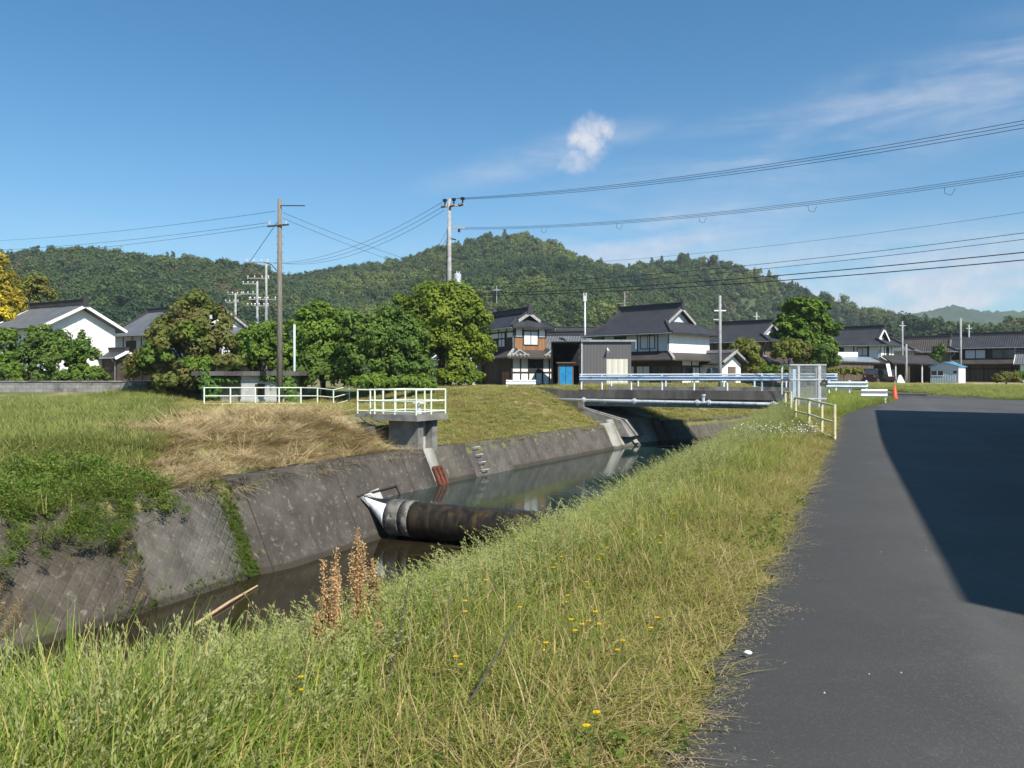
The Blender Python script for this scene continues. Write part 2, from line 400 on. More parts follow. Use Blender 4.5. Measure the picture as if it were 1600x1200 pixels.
def road_left(Y):
    """left edge of the asphalt"""
    e = np.interp(Y, [-12, 24, 28.4, 33, 37.8, 46], [-6.03, 9.6, 11.4, 14.2, 17.7, 18.6])
    return e + .05 * np.sin(Y * 5.1) + .04 * np.sin(Y * 11.7 + 1) + .03 * np.sin(Y * 23.)
EARTH = ((52, 89, 10, 6.5), (48, 79, 4.5, 3.2), (60, 78, 6, 2.6))
def build_road():
    m, t, b = base_mat('asphalt')
    p = t.add('ShaderNodeNewGeometry').outputs['Position']
    big = t.noise(p, .35, 5, .6); c = t.mix(t.ramp(big, .3, .7), (.058, .056, .053), (.082, .079, .074))
    pv = t.mapping(p, (1, .18, 1), (0, 0, R(-23))); c = t.mix(t.math('MULTIPLY', t.ramp(t.noise(pv, 2.2, 6, .65), .5, .8), .55), c, (.11, .106, .10))
    vo = t.add('ShaderNodeTexVoronoi'); vo.inputs['Scale'].default_value = 95; t.link(p, vo.inputs['Vector'])
    c = t.mix(t.math('MULTIPLY', t.ramp(vo.outputs['Color'], .55, .95), .45), c, (.15, .147, .14))
    c = t.mix(t.math('MULTIPLY', t.ramp(t.noise(p, 160, 3, .6), .5, .7), .6), c, (.028, .027, .027))
    sx_ = t.add('ShaderNodeSeparateXYZ'); t.link(p, sx_.inputs[0])
    ee = t.math('ADD', t.math('MULTIPLY', sx_.outputs[1], .398), t.math('MULTIPLY', t.math('ADD', sx_.outputs[0], .82), -.917))   # across the path
    wob = t.math('ADD', ee, t.math('MULTIPLY', t.noise(p, .8, 4), .9))
    c = t.mix(t.math('MULTIPLY', t.ramp(wob, -1.5, .1), .55), c, (.042, .041, .039))
    for o_, w_ in ((-1.55, .38), (-3.1, .42)): c = t.mix(t.math('MULTIPLY', t.math('MULTIPLY', t.ramp(t.math('ABSOLUTE', t.math('ADD', ee, -o_)), w_, .05), .4), t.ramp(t.noise(pv, 1.1, 5), .35, .65)), c, (.105, .10, .094))
    # joint between the old road and the path, pale dust in patches
    dust = t.ramp(t.noise(t.mapping(p, loc=(3, 8, 0)), 1.3, 6, .7), .58, .8)
    c = t.mix(t.math('MULTIPLY', dust, .55), c, (.15, .14, .128))
    t.link(c, b.inputs['Base Color']); b.inputs['Roughness'].default_value = .82; b.inputs['Specular IOR Level'].default_value = .3
    bp = t.add('ShaderNodeBump'); bp.inputs['Strength'].default_value = .55; bp.inputs['Distance'].default_value = .006
    t.link(t.noise(p, 120, 4, .7), bp.inputs['Height']); t.link(bp.outputs[0], b.inputs['Normal'])
    M['asphalt'] = m
    ys = np.concatenate([np.arange(-12, 12, .12), np.arange(12, 46.01, .4)])
    V, Fq = [], []; K = 14
    for y in ys:
        x0 = float(road_left(y)); x1 = 75 if y < 38.3 else 26 - (y - 38.3) * .5
        for k in range(K):
            x = x0 + (x1 - x0) * (k / (K - 1)) ** 2
            V.append((x, y, float(zpath(y)) + .025 - (.05 if k == 0 else 0)))
    for j in range(len(ys) - 1):
        for k in range(K - 1):
            a = j * K + k; Fq.append((a, a + 1, a + K + 1, a + K))
    tag(link('road', npmesh('road', V, Fq, m, True)), kind='structure')
    # the lane beyond the verge, and a bare strip of earth in front of the far yards
    mb = MB()
    for i, (xa, xb, ya, yb) in enumerate([(24, 40, 61, 66)]):
        mb.poly([(xa, ya, .815), (xb, ya - 3, .815), (xb, yb - 3, .815), (xa, yb, .815)])
    tag(mb.build('road', m), kind='structure')
    mb = MB(); rr = np.random.default_rng(12)
    for cx, cy, rx, ry in EARTH:
        mb.poly([(cx + rx * math.cos(a) * rr.uniform(.75, 1.1), cy + ry * math.sin(a) * rr.uniform(.75, 1.1), .82) for a in np.linspace(0, 2 * math.pi, 22)[:-1]])
    tag(mb.build('path', mat('bare_earth', (.36, .27, .17), (.46, .36, .24), 1.5, 1, .4, coord='W')), kind='structure')
build_road()

# ------------------------------------------------------------------ canal: walls, water, weir
def wmat(name, c1, c2, stain, blocks=False, moss=.0, tide=None, seam=0.):
    m, t, b = base_mat(name)
    uv = t.add('ShaderNodeUVMap').outputs[0]; p = t.add('ShaderNodeNewGeometry').outputs['Position']
    c = t.mix(t.ramp(t.noise(p, 1.1, 7, .65), .32, .68), c1, c2)
    st = t.noise(t.mapping(uv, (1.1, .3, 1)), 1.1, 8, .7)
    c = t.mix(t.math('MULTIPLY', t.ramp(st, .44, .72), .7), c, stain)
    c = t.mix(t.math('MULTIPLY', t.ramp(t.noise(p, 5, 7, .75), .54, .68), .8), c, (.21, .185, .155))
    if moss:
        c = t.mix(t.math('MULTIPLY', t.ramp(t.noise(t.mapping(uv, (1, .35, 1), loc=(5, 5, 0)), .9, 6, .7), .62 - moss, .8 - moss), .8), c, (.085, .10, .025))
    sp = t.add('ShaderNodeSeparateXYZ'); t.link(p, sp.inputs[0])
    for lv in (tide or ()):
        zz_ = t.math('ADD', sp.outputs[2], t.math('MULTIPLY', t.noise(p, 2.5, 4), -.12))
        c = t.mix(t.math('MULTIPLY', t.ramp(zz_, lv + .16, lv + .06), t.ramp(sp.outputs[2], lv - .25, lv - .2, 0, .8)), c, (.035, .03, .02))
    if seam:
        su = t.add('ShaderNodeSeparateXYZ'); t.link(uv, su.inputs[0]); fr = t.math('FRACT', t.math('MULTIPLY', su.outputs[0], 1 / seam))
        c = t.mix(t.math('MULTIPLY', t.math('LESS_THAN', fr, .011), .8), c, (.025, .022, .018))
    h = t.noise(p, 22, 7, .7)
    if blocks:
        r = t.mapping(uv, (1, 1, 1), (0, 0, R(45)))
        br = t.add('ShaderNodeTexBrick'); br.offset = 0; br.squash = 1
        br.inputs['Scale'].default_value = 1; br.inputs['Brick Width'].default_value = .27; br.inputs['Row Height'].default_value = .27
        br.inputs['Mortar Size'].default_value = .045; br.inputs['Mortar Smooth'].default_value = 1.0; br.inputs['Bias'].default_value = 0
        br.inputs['Color1'].default_value = (.7, .7, .71, 1); br.inputs['Color2'].default_value = (.95, .95, .95, 1); br.inputs['Mortar'].default_value = (1.0, .99, .97, 1)
        t.link(r, br.inputs['Vector'])
        c = t.mix(.75, c, br.outputs['Color'], 'MULTIPLY')
        bp0 = t.add('ShaderNodeBump'); bp0.invert = True; bp0.inputs['Strength'].default_value = .45; bp0.inputs['Distance'].default_value = .05
        t.link(br.outputs['Fac'], bp0.inputs['Height'])
    bp = t.add('ShaderNodeBump'); bp.inputs['Strength'].default_value = .6; bp.inputs['Distance'].default_value = .02
    t.link(h, bp.inputs['Height'])
    if blocks: t.link(bp0.outputs[0], bp.inputs['Normal'])
    t.link(bp.outputs[0], b.inputs['Normal']); t.link(c, b.inputs['Base Color']); b.inputs['Roughness'].default_value = .92
    return m
M['wall_block'] = wmat('wall_block', (.089, .080, .069), (.141, .130, .114), (.048, .041, .034), True, .03, tide=(ZL,))
M['wall_old'] = wmat('wall_old', (.063, .052, .041), (.111, .095, .077), (.037, .030, .023), True, .1, tide=(ZL,))
M['wall_smooth'] = wmat('wall_smooth', (.052, .044, .037), (.089, .079, .067), (.033, .028, .023), tide=(ZL,), seam=4.3)
M['wall_upper'] = wmat('wall_upper', (.067, .058, .048), (.107, .096, .081), (.043, .037, .030), tide=(ZU,), seam=5.1)
M['wall_pale'] = wmat('wall_pale', (.255, .246, .218), (.340, .332, .299), (.170, .153, .129), tide=(ZU,))

def wpt(s, z, proud=0., back=0.):
    p, d = tline(s); k = BAT * (ZT - z) + proud - back
    return (p[0] + d[1] * k, p[1] - d[0] * k, z)
def wall_part(name, pr, z0, z1, m, parent, back=.5):
    """battered wall between arc lengths; pr = [(s, proud)]: face, top and back, with its own running coordinates"""
    ss = [pr[0]]
    for (sa, pa), (sb, pb) in zip(pr, pr[1:]):
        n = max(1, int((sb - sa) / .9)); cut = sorted(set([sa + (sb - sa) * k / n for k in range(1, n + 1)] + [float(q) for q in TS if sa < q < sb]))
        ss += [(q, pa + (pb - pa) * (q - sa) / (sb - sa)) for q in cut]
    V, UV, Fq = [], [], []
    zt = z1 if callable(z1) else (lambda s: z1)
    for s, pd in ss:
        t1 = zt(s)
        row = [wpt(s, z0, pd), wpt(s, t1, pd), wpt(s, t1, pd, back + BAT * (ZT - t1) + pd), wpt(s, z0, 0, back)]
        V += row; UV += [(s, z0 * 1.11), (s, t1 * 1.11), (s, t1 * 1.11 + back), (s, t1 * 1.11 + back + 3)]
    n = len(ss)
    for i in range(n - 1):
        for k in range(3):
            a = i * 4 + k; Fq.append((a, a + 4, a + 5, a + 1))
    Fq += [(0, 1, 2, 3), ((n - 1) * 4 + 3, (n - 1) * 4 + 2, (n - 1) * 4 + 1, (n - 1) * 4)]
    me = npmesh(name, V, Fq, m); uvl = me.uv_layers.new(name='UVMap')
    li = np.zeros(len(me.loops), np.int32); me.loops.foreach_get('vertex_index', li)
    uvl.data.foreach_set('uv', np.array(UV, np.float32)[li].ravel())
    return link(name, me, parent)
def s_of(px, py, z):
    """arc length of the wall point seen at a pixel, at height z"""
    d = (EYE - z) * F / (py - HZ); return float(tcoord(np.array([ax(px, d)]), np.array([d]))[1][0])
S1, S2, S3 = s_of(250, 950, ZL), s_of(390, 903, ZL), s_of(446, 885, ZL)
SD = s_of(600, 835, ZL); SCH = s_of(690, 757, ZU); SP = s_of(737, 745, ZU); SB = s_of(800, 733, ZU); SE = s_of(958, 702, ZU)
cw = tag(empty('canal_wall', (0, 0, 0)), 'long sloping grey concrete and block revetment along the far side of the canal', 'wall')
wall_part('block_panel', [(4, 0), (S1 - .15, 0)], BED, ZT, M['wall_old'], cw)
wall_part('block_panel', [(S1 + .05, 0), (S2 - .1, 0)], BED, ZT, M['wall_block'], cw)
wall_part('joint_strip', [(S2 - .1, -.05), (S2 + .45, -.05)], BED, ZT - .1, M['wall_old'], cw)
wall_part('concrete_panel', [(S2 + .45, .02), (S3, .3), (SCH - .55, .25)], BED, ZT + .06, M['wall_smooth'], cw)
wall_part('concrete_panel', [(SCH + .5, .06), (SP, .06)], BED, ZT + .02, M['wall_upper'], cw)
wall_part('block_panel', [(SP + .08, 0), (SB, 0)], BED, ZT, M['wall_block'], cw)
wall_part('concrete_panel', [(SB, .02), (SE, .02)], BED, ZT + .01, M['wall_upper'], cw)
wall_part('buttress', [(SE + .2, .12), (SE + 1.3, .12)], BED, ZT + .12, M['wall_pale'], cw)
wall_part('concrete_panel', [(SE + 1.3, .0), (SE + 6.1, 0)], BED, ZT + .3, M['wall_pale'], cw)
wall_part('buttress', [(SE + 6.1, .14), (SE + 6.7, .14)], BED, ZT + .2, M['wall_upper'], cw)
wall_part('concrete_panel', [(SE + 6.7, .0), (SE + 26, 0)], BED, ZT, M['wall_upper'], cw)
# step irons let into the wall
for k in range(4):
    s0 = s_of(718, 740, ZU) + .05; z = -1.62 - k * .33
    p, d = tline(s0); mb = MB(); a = Vector(wpt(s0 - .22, z, .06)); b_ = Vector(wpt(s0 + .22, z, .06)); o_ = Vector((d[1], -d[0], .15)) * .13
    mb.tube([a, a + o_, b_ + o_, b_], .022, 6); mb.build('rung', M['galv'], cw)

# water: an upper pool held by the weir and the shallow lower reach
def water_mat(name, c1, c2, rough):
    m, t, b = base_mat(name)
    p = t.add('ShaderNodeNewGeometry').outputs['Position']
    t.link(t.mix(t.ramp(t.noise(p, .6, 4), .35, .65), c1, c2), b.inputs['Base Color'])
    b.inputs['Roughness'].default_value = rough; b.inputs['Specular IOR Level'].default_value = .5; b.inputs['IOR'].default_value = 1.33
    bp = t.add('ShaderNodeBump'); bp.inputs['Strength'].default_value = .12; bp.inputs['Distance'].default_value = .02
    t.link(t.noise(p, 3.2, 4, .6), bp.inputs['Height']); t.link(bp.outputs[0], b.inputs['Normal'])
    return m
def build_water():
    for s0, s1, z, mm in ((2, SD + .55, ZL, water_mat('water_low', (.016, .012, .006), (.026, .02, .01), .06)), (SD - .12, TS[-1] - 6, ZU, water_mat('water_high', (.010, .026, .024), (.016, .034, .030), .06))):
        V = []; ss = np.linspace(s0, s1, 60)
        for s in ss:
            k = BAT * (ZT - z) - .25; p, d = tline(s)
            w = 13.5 if z == ZL else 13
            V += [(p[0] + d[1] * k, p[1] - d[0] * k, z), (p[0] + d[1] * w, p[1] - d[0] * w, z)]
        Fq = [(2 * i, 2 * i + 1, 2 * i + 3, 2 * i + 2) for i in range(59)]
        tag(link('water', npmesh('water', V, Fq, mm)), kind='structure')
build_water()

def build_weir():
    root = tag(empty('rubber_weir', (0, 0, 0)), 'fat dark rubber tube weir with a white end, lying across the canal', 'weir')
    p, d = tline(SD - .35); n = Vector((d[1], -d[0], 0)); dv = Vector((d[0], d[1], 0))
    r = .62; k0 = BAT * (ZT - (-3.4)) + .3
    C0 = Vector((p[0], p[1], 0)) + n * k0; C0.z = ZL + r + .1
    def ring(dist, rr, flat=1., lift=0.):
        c = C0 + n * dist; out = []
        for j in range(20):
            a = 2 * math.pi * j / 20
            out.append(c + dv * math.cos(a) * rr + Vector((0, 0, math.sin(a) * rr * flat + lift)))
        return out
    def loft(rings, name, m, mats=None):
        mb = MB(); k = len(rings[0])
        for rg in rings: mb.v += [tuple(q) for q in rg]
        for i in range(len(rings) - 1):
            for j in range(k):
                j2 = (j + 1) % k; mb.f.append((i * k + j, i * k + j2, (i + 1) * k + j2, (i + 1) * k + j)); mb.m.append(0 if mats is None else mats(j))
        mb.f.append(tuple(reversed(range(k)))); mb.m.append(0); mb.f.append(tuple((len(rings) - 1) * k + j for j in range(k))); mb.m.append(0)
        return mb.build(name, m, root, True)
    # tube: slightly sagging, creased skin
    loft([ring(x, r + .012 * math.sin(x * 5) + .01 * math.sin(x * 13), 1, -.05 * math.sin(math.pi * x / 9.4)) for x in np.linspace(1.5, 9.4, 52)], 'tube', M['rubber'])
    loft([ring(x, r + .015) for x in (.55, .8, 1.05, 1.1)], 'band', M['rubber_grey'])
    loft([ring(x, r + .004) for x in (1.1, 1.15, 1.2)], 'band', M['rubber_black'])
    loft([ring(x, r + .02) for x in (1.2, 1.35, 1.5)], 'band', M['rubber_grey'])
    # end: the sheet narrows to a fold clamped high on the slope
    apex = Vector(wpt(SD - .75, -2.72, .34)); rs = []
    for q in np.linspace(0, 1, 9):
        rg = ring(.55, r); w = (1 - q) ** 1.15
        c = C0 + n * .55
        rs.append([apex + (v - c) * (.13 + .87 * w) + (c - apex) * (1 - q) if q < 1 else apex + (v - c) * .13 for v in rg])
    loft(list(reversed(rs)), 'end_fold', [M['rubber_white'], M['rubber_black']], lambda j: 1 if j in (2, 3, 4, 5, 6) else 0)
    mb = MB(); foot = Vector(wpt(SD - .05, ZL + .1, .3))
    a = Vector(wpt(SD - .95, -2.66, .32))
    mb.bar(a, foot + Vector((.3, -.1, 0)), .16, .08); mb.build('clamp_bar', M['steel'], root)
    mb = MB()
    for q in np.linspace(0, .5, 4): mb.tube([apex + Vector((-.05 + .05 * q, .1 * q, .1)), apex + Vector((.16, .12 * q, .16)), apex + Vector((.3, .3 * q, .02))], .035, 6)
    mb.build('clamp_knot', M['rubber_white'], root, True)
    # pale concrete sill plate on the slope below the fold
    V = [wpt(SD - .95, -2.62, .262), wpt(SD - .1, ZL, .262), wpt(SD + .5, ZL, .262), wpt(SD + .3, -2.5, .262)]
    mb = MB(); o_ = n * .03; mb.hexa([Vector(v) - o_ for v in V], [Vector(v) + o_ for v in V]); mb.build('sill_plate', M['concrete_pale'], root)
    mb = MB(); mb.bar(wpt(SD - 1.15, -2.60, .31), wpt(SD + 1.4, -2.54, .31), .05, .05); mb.bar(wpt(SD + 1.4, -2.54, .31), wpt(SD + 1.42, -2.9, .31), .05, .05)
    mb.build('guide_rail', M['timber'], root)
build_weir()

# ------------------------------------------------------------------ hills
def hill_fn(ridge, base, prof, tree=7.5, east=0.):
    pxs = np.array([p[0] for p in prof], float); zs = EYE + (HZ - np.array([p[1] for p in prof], float)) / F * ridge - tree
    Xs = (pxs - 800) / F * ridge
    def h(X, Y):
        z = np.interp(X, Xs, zs); b_ = base + east * sm((X - 40) / 130); t = np.clip((Y - b_) / (ridge - b_), 0, 1)
        g = .35 * t + .65 * t ** 1.9
        back = 1 - .5 * np.clip((Y - ridge) / (ridge * .7), 0, 1.6)
        gul = (np.sin(X / 37. + np.sin(Y / 61.) * 1.4) * .5 + np.sin(X / 71. + Y / 140. + 2) * .5) * .15 * np.sin(np.pi * t)
        return z * (g + gul) * back
    # settle the crest heights so that nearer spurs do not overtop the crest line
    Yr = np.linspace(base, ridge + 60, 90); want = HZ - np.array([p[1] for p in prof], float)
    for it in range(6):
        for i, px in enumerate(pxs):
            z = h((px - 800) / F * Yr, Yr); top = np.max((z + tree - EYE) / Yr) * F
            zs[i] = max(zs[i] - .6 * (top - want[i]) / F * ridge, -3)
    return h
H1 = hill_fn(540, 175, [(-900, 480), (-500, 430), (-250, 412), (-100, 405), (0, 397), (60, 389), (100, 385), (160, 388), (200, 398), (280, 400), (330, 401), (400, 412), (450, 432), (520, 470), (600, 520), (700, 590)])
H2 = hill_fn(680, 185, [(150, 588), (300, 520), (380, 470), (430, 441), (470, 425), (540, 415), (600, 405), (650, 394), (700, 379), (740, 371), (790, 363), (820, 365), (870, 381), (900, 398), (950, 411), (1000, 411), (1060, 401), (1110, 402), (1150, 409), (1180, 421), (1230, 437), (1280, 456), (1340, 475), (1400, 488), (1450, 498), (1520, 520), (1600, 545), (1750, 588)], east=330.)
H3 = hill_fn(400, 200, [(1180, 588), (1300, 535), (1400, 505), (1450, 502), (1500, 512), (1560, 506), (1650, 500), (1800, 490), (2100, 500), (2600, 560)], 6)
H4 = hill_fn(1600, 1000, [(1200, 588), (1330, 520), (1400, 497), (1440, 490), (1490, 479), (1520, 486), (1560, 488), (1600, 487), (1700, 478), (1900, 495), (2200, 550)], 0)
def hill_z(X, Y): return np.maximum(np.maximum(H1(X, Y), H2(X, Y)), H3(X, Y))
def build_hills():
    m, t, b = base_mat('forest_floor')
    p = t.add('ShaderNodeNewGeometry').outputs['Position']
    c = t.mix(t.ramp(t.noise(p, .03, 5), .35, .65), (.04, .06, .022), (.06, .08, .03))
    t.link(c, b.inputs['Base Color']); b.inputs['Roughness'].default_value = 1
    xs = np.arange(-760, 800, 9.); ys = np.arange(165, 900, 9.)
    X, Y = np.meshgrid(xs, ys); Z = hill_z(X, Y) + .6 * np.sin(X * .9) * np.sin(Y * .8); Z = np.where(Z < .9, -4, Z)
    i = np.arange(X.size).reshape(X.shape)
    Fq = np.stack([i[:-1, :-1], i[:-1, 1:], i[1:, 1:], i[1:, :-1]], -1).reshape(-1, 4)
    tag(link('hill', npmesh('hill', np.stack([X, Y, Z], -1).reshape(-1, 3), Fq, m, True)), kind='structure')
    # the far blue range: wooded, too far for single crowns
    m, t, b = base_mat('far_wood')
    p = t.add('ShaderNodeNewGeometry').outputs['Position']
    c = t.mix(t.ramp(t.noise(p, .01, 5), .35, .65), (.03, .055, .032), (.05, .08, .04))
    t.link(c, b.inputs['Base Color']); b.inputs['Roughness'].default_value = 1
    xs = np.arange(300, 2000, 8.); ys = np.arange(990, 2100, 9.)
    X, Y = np.meshgrid(xs, ys); Z = H4(X, Y); Z = np.where(Z < 1.5, -6, Z + RNG.uniform(-3, 5, X.shape))
    i = np.arange(X.size).reshape(X.shape)
    Fq = np.stack([i[:-1, :-1], i[:-1, 1:], i[1:, 1:], i[1:, :-1]], -1).reshape(-1, 4)
    tag(link('hill', npmesh('hill', np.stack([X, Y, Z], -1).reshape(-1, 3), Fq, m, False)), kind='structure')
build_hills()

# ------------------------------------------------------------------ plants: leaves, blades, scattering
def leaf_quads(P, N, size, aspect=.55, rng=RNG):
    """rhombic leaves at points P with normals N"""
    n = len(P); N = N / np.maximum(np.linalg.norm(N, axis=1, keepdims=True), 1e-6)
    a = rng.normal(size=(n, 3)); a -= N * (a * N).sum(1, keepdims=True); a /= np.linalg.norm(a, axis=1, keepdims=True); b = np.cross(N, a)
    s = (size * rng.uniform(.6, 1.25, n))[:, None]
    V = np.stack([P - a * s, P - b * s * aspect + N * s * .15, P + a * s, P + b * s * aspect + N * s * .15], 1).reshape(-1, 3)
    return V, np.arange(4 * n).reshape(n, 4)
def unit(n, rng=RNG):
    v = rng.normal(size=(n, 3)); return v / np.linalg.norm(v, axis=1, keepdims=True)
def crown_points(blobs, n, sub=.28, rng=RNG, flat=1., shell=.55):
    """leaf positions: each blob carries lumps, each lump a shell of leaves with gaps between"""
    vol = np.array([b[3] * b[4] * b[5] for b in blobs]) ** .667; vol /= vol.sum(); Ps, Ns = [], []
    for bl, w in zip(blobs, vol):
        k = max(5, int(22 * (.36 / sub) ** 1.6 * (1 + rng.uniform(-.2, .2)))); nb = int(n * w)
        c = np.array(bl[:3]); rr = np.array(bl[3:6])
        du = unit(k, rng); du[:, 2] = np.where(du[:, 2] < -.5, -du[:, 2], du[:, 2])
        lc = c + du * rr * rng.uniform(.5, .98, (k, 1)); lr = rr.mean() * sub * rng.uniform(.5, 1.5, k)
        idx = rng.integers(0, k, nb); dd = unit(nb, rng)
        rad = lr[idx][:, None] * (shell + (1 - shell) * rng.uniform(0, 1, (nb, 1)) ** .5)
        off = dd * rad; off[:, 2] *= flat
        Ps.append(lc[idx] + off); Ns.append(dd + du[idx] * .5 + np.array([0, 0, .35]) + rng.normal(size=(nb, 3)) * .45)
    return np.concatenate(Ps), np.concatenate(Ns)
def crown_mesh(name, blobs, n, leaf, m, **kw):
    P, N = crown_points(blobs, n, **kw); V, Fq = leaf_quads(P, N, leaf)
    return npmesh(name, V, Fq, m)
def blades(n, rad, h, w, lean, curl, rng, flop=0., wind=0.):
    """grass blades: three quads each, bending over; the clump may lie in the wind"""
    a = rng.uniform(0, 2 * np.pi, n); rr = rad * np.sqrt(rng.uniform(0, 1, n))
    base = np.stack([rr * np.cos(a), rr * np.sin(a), np.zeros(n)], 1)
    az = rng.uniform(0, 2 * np.pi, n); H = h * rng.uniform(.5, 1.1, n); L = lean * rng.uniform(.2, 1.5, n); C = curl * rng.uniform(.2, 1.6, n)
    d = np.stack([np.cos(az), np.sin(az), np.zeros(n)], 1) + np.array([-wind, -.35 * wind, 0]); sdv = np.stack([-np.sin(az), np.cos(az), np.zeros(n)], 1)
    ts = np.array([0, .38, .72, 1.]); ws = np.array([.8, 1., .7, .08]); rows = []
    for t_, w_ in zip(ts, ws):
        out = (L * t_ + C * t_ ** 2.2)[:, None]
        p = base + d * out * H[:, None] + np.array([0, 0, 1.]) * (H * (t_ - .45 * np.minimum(C + L, 1.3) * t_ ** 2.4))[:, None]
        ww = (w * w_ * rng.uniform(.8, 1.2, n))[:, None] / 2
        rows += [p - sdv * ww, p + sdv * ww]
    V = np.stack(rows, 1); k = 8; Fq = []
    b = np.arange(n)[:, None] * k
    for i in range(3): Fq.append(b + np.array([[2 * i, 2 * i + 1, 2 * i + 3, 2 * i + 2]]))
    return V.reshape(-1, 3), np.concatenate(Fq, 1).reshape(-1, 4)
def join(parts):
    Vs, Fs, o = [], [], 0
    for V, Fq in parts: Vs.append(V); Fs.append(Fq + o); o += len(V)
    return np.concatenate(Vs), np.concatenate(Fs)
def source_set(name, meshes):
    c = bpy.data.collections.new(name)
    for i, me in enumerate(meshes): c.objects.link(bpy.data.objects.new(f'{name}_{i:02d}', me))
    return c
def scatter(name, P, rot, scl, idx, coll, kind='stuff', label=None, cat=None):
    """uncountable stuff: copies of the set's meshes on points"""
    me = bpy.data.meshes.new(name); n = len(P); me.vertices.add(n); me.vertices.foreach_set('co', np.asarray(P, np.float32).ravel())
    for nm, ty, dat in (('rot', 'FLOAT_VECTOR', rot), ('scl', 'FLOAT_VECTOR', scl), ('idx', 'INT', idx)):
        a = me.attributes.new(nm, ty, 'POINT'); key = 'vector' if ty == 'FLOAT_VECTOR' else 'value'
        a.data.foreach_set(key, np.asarray(dat, np.int32 if ty == 'INT' else np.float32).ravel())
    o = link(name, me); ng = bpy.data.node_groups.new(name, 'GeometryNodeTree')
    ng.interface.new_socket('Geometry', in_out='INPUT', socket_type='NodeSocketGeometry'); ng.interface.new_socket('Geometry', in_out='OUTPUT', socket_type='NodeSocketGeometry')
    N = ng.nodes; gi = N.new('NodeGroupInput'); go = N.new('NodeGroupOutput'); ip = N.new('GeometryNodeInstanceOnPoints')
    ci = N.new('GeometryNodeCollectionInfo'); ci.inputs['Collection'].default_value = coll
    ci.inputs['Separate Children'].default_value = True; ci.inputs['Reset Children'].default_value = True
    ip.inputs['Pick Instance'].default_value = True
    def attr(nm, ty):
        a = N.new('GeometryNodeInputNamedAttribute'); a.data_type = ty; a.inputs['Name'].default_value = nm; return a.outputs['Attribute']
    lk = ng.links.new
    lk(gi.outputs[0], ip.inputs['Points']); lk(ci.outputs[0], ip.inputs['Instance'])
    lk(attr('idx', 'INT'), ip.inputs['Instance Index']); lk(attr('rot', 'FLOAT_VECTOR'), ip.inputs['Rotation']); lk(attr('scl', 'FLOAT_VECTOR'), ip.inputs['Scale'])
    lk(ip.outputs[0], go.inputs[0])
    md = o.modifiers.new('scatter', 'NODES'); md.node_group = ng
    return tag(o, label, cat, None, kind)

# the wood on the hills: one mass of crowns
def build_forest():
    rng = np.random.default_rng(3)
    m = leaf_mat('forest_leaf', [(.055, .10, .036), (.075, .122, .042), (.075, .118, .04), (.125, .165, .055)], trans=.2, inst=True,
                 patch=[((.16, .20, .05), .014, .52, .62), ((.15, .135, .068), .021, .57, .7), ((.035, .068, .036), .009, .5, .66)])
    ms = []
    for k in range(7):
        cone = k >= 5
        bl = [(0, 0, 4.2, 2.7, 2.7, 3.0)] + [(rng.uniform(-1.8, 1.8), rng.uniform(-1.8, 1.8), rng.uniform(2.5, 5.6), 1.7, 1.7, 1.5) for _ in range(4)]
        if cone: bl = [(0, 0, 1.5 + 1.35 * j, 2.3 - .4 * j, 2.3 - .4 * j, .9) for j in range(5)]
        ms.append(crown_mesh('wood_crown', bl, 620, .5, m, rng=rng, shell=.8, sub=.36))
    cs = source_set('wood_crown', ms)
    n = 60000
    X = rng.uniform(-520, 640, n); Y = 172 + 620 * rng.uniform(0, 1, n) ** .8
    Z = hill_z(X, Y); keep = (np.abs(X) < .78 * Y + 40) & (Z > 1.2)
    # behind the crests nothing shows
    Zc = hill_z(X, np.clip(Y - 25, 170, 999)); steep = (hill_z(X, Y - 12) - hill_z(X, Y - 40)) > -4
    keep &= steep; X, Y, Z = X[keep], Y[keep], Z[keep]
    fl = rng.uniform(size=len(X)); keep = fl < np.interp(Y, [170, 300, 700], [1, .85, .6]); X, Y, Z = X[keep], Y[keep], Z[keep]
    s = .5 + 1.0 * rng.uniform(0, 1, len(X)) ** 2; rot = np.stack([0 * X, 0 * X, rng.uniform(0, 6.28, len(X))], 1)
    idx = np.where(rng.uniform(size=len(X)) < .8, rng.integers(0, 5, len(X)), rng.integers(5, 7, len(X)))
    print('forest', len(X))
    scatter('forest', np.stack([X, Y, Z - 1.0], 1), rot, np.stack([s, s, s * rng.uniform(.8, 1.15, len(X))], 1), idx, cs, label='dense mixed green wood covering the hills behind the village', cat='forest')
build_forest()

def build_haze():
    mb = MB(); mb.box(-2350, 2350, -2350, 2350, -9, 240); m = bpy.data.materials.new('haze_air'); m.use_nodes = True; t = NT(m.node_tree); t.n.clear()
    o = t.add('ShaderNodeOutputMaterial'); v = t.add('ShaderNodeVolumePrincipled'); v.inputs['Color'].default_value = (.84, .91, 1, 1); v.inputs['Density'].default_value = .00017; v.inputs['Anisotropy'].default_value = .1
    t.link(v.outputs[0], o.inputs['Volume']); tag(mb.build('haze', m), kind='stuff')
build_haze()
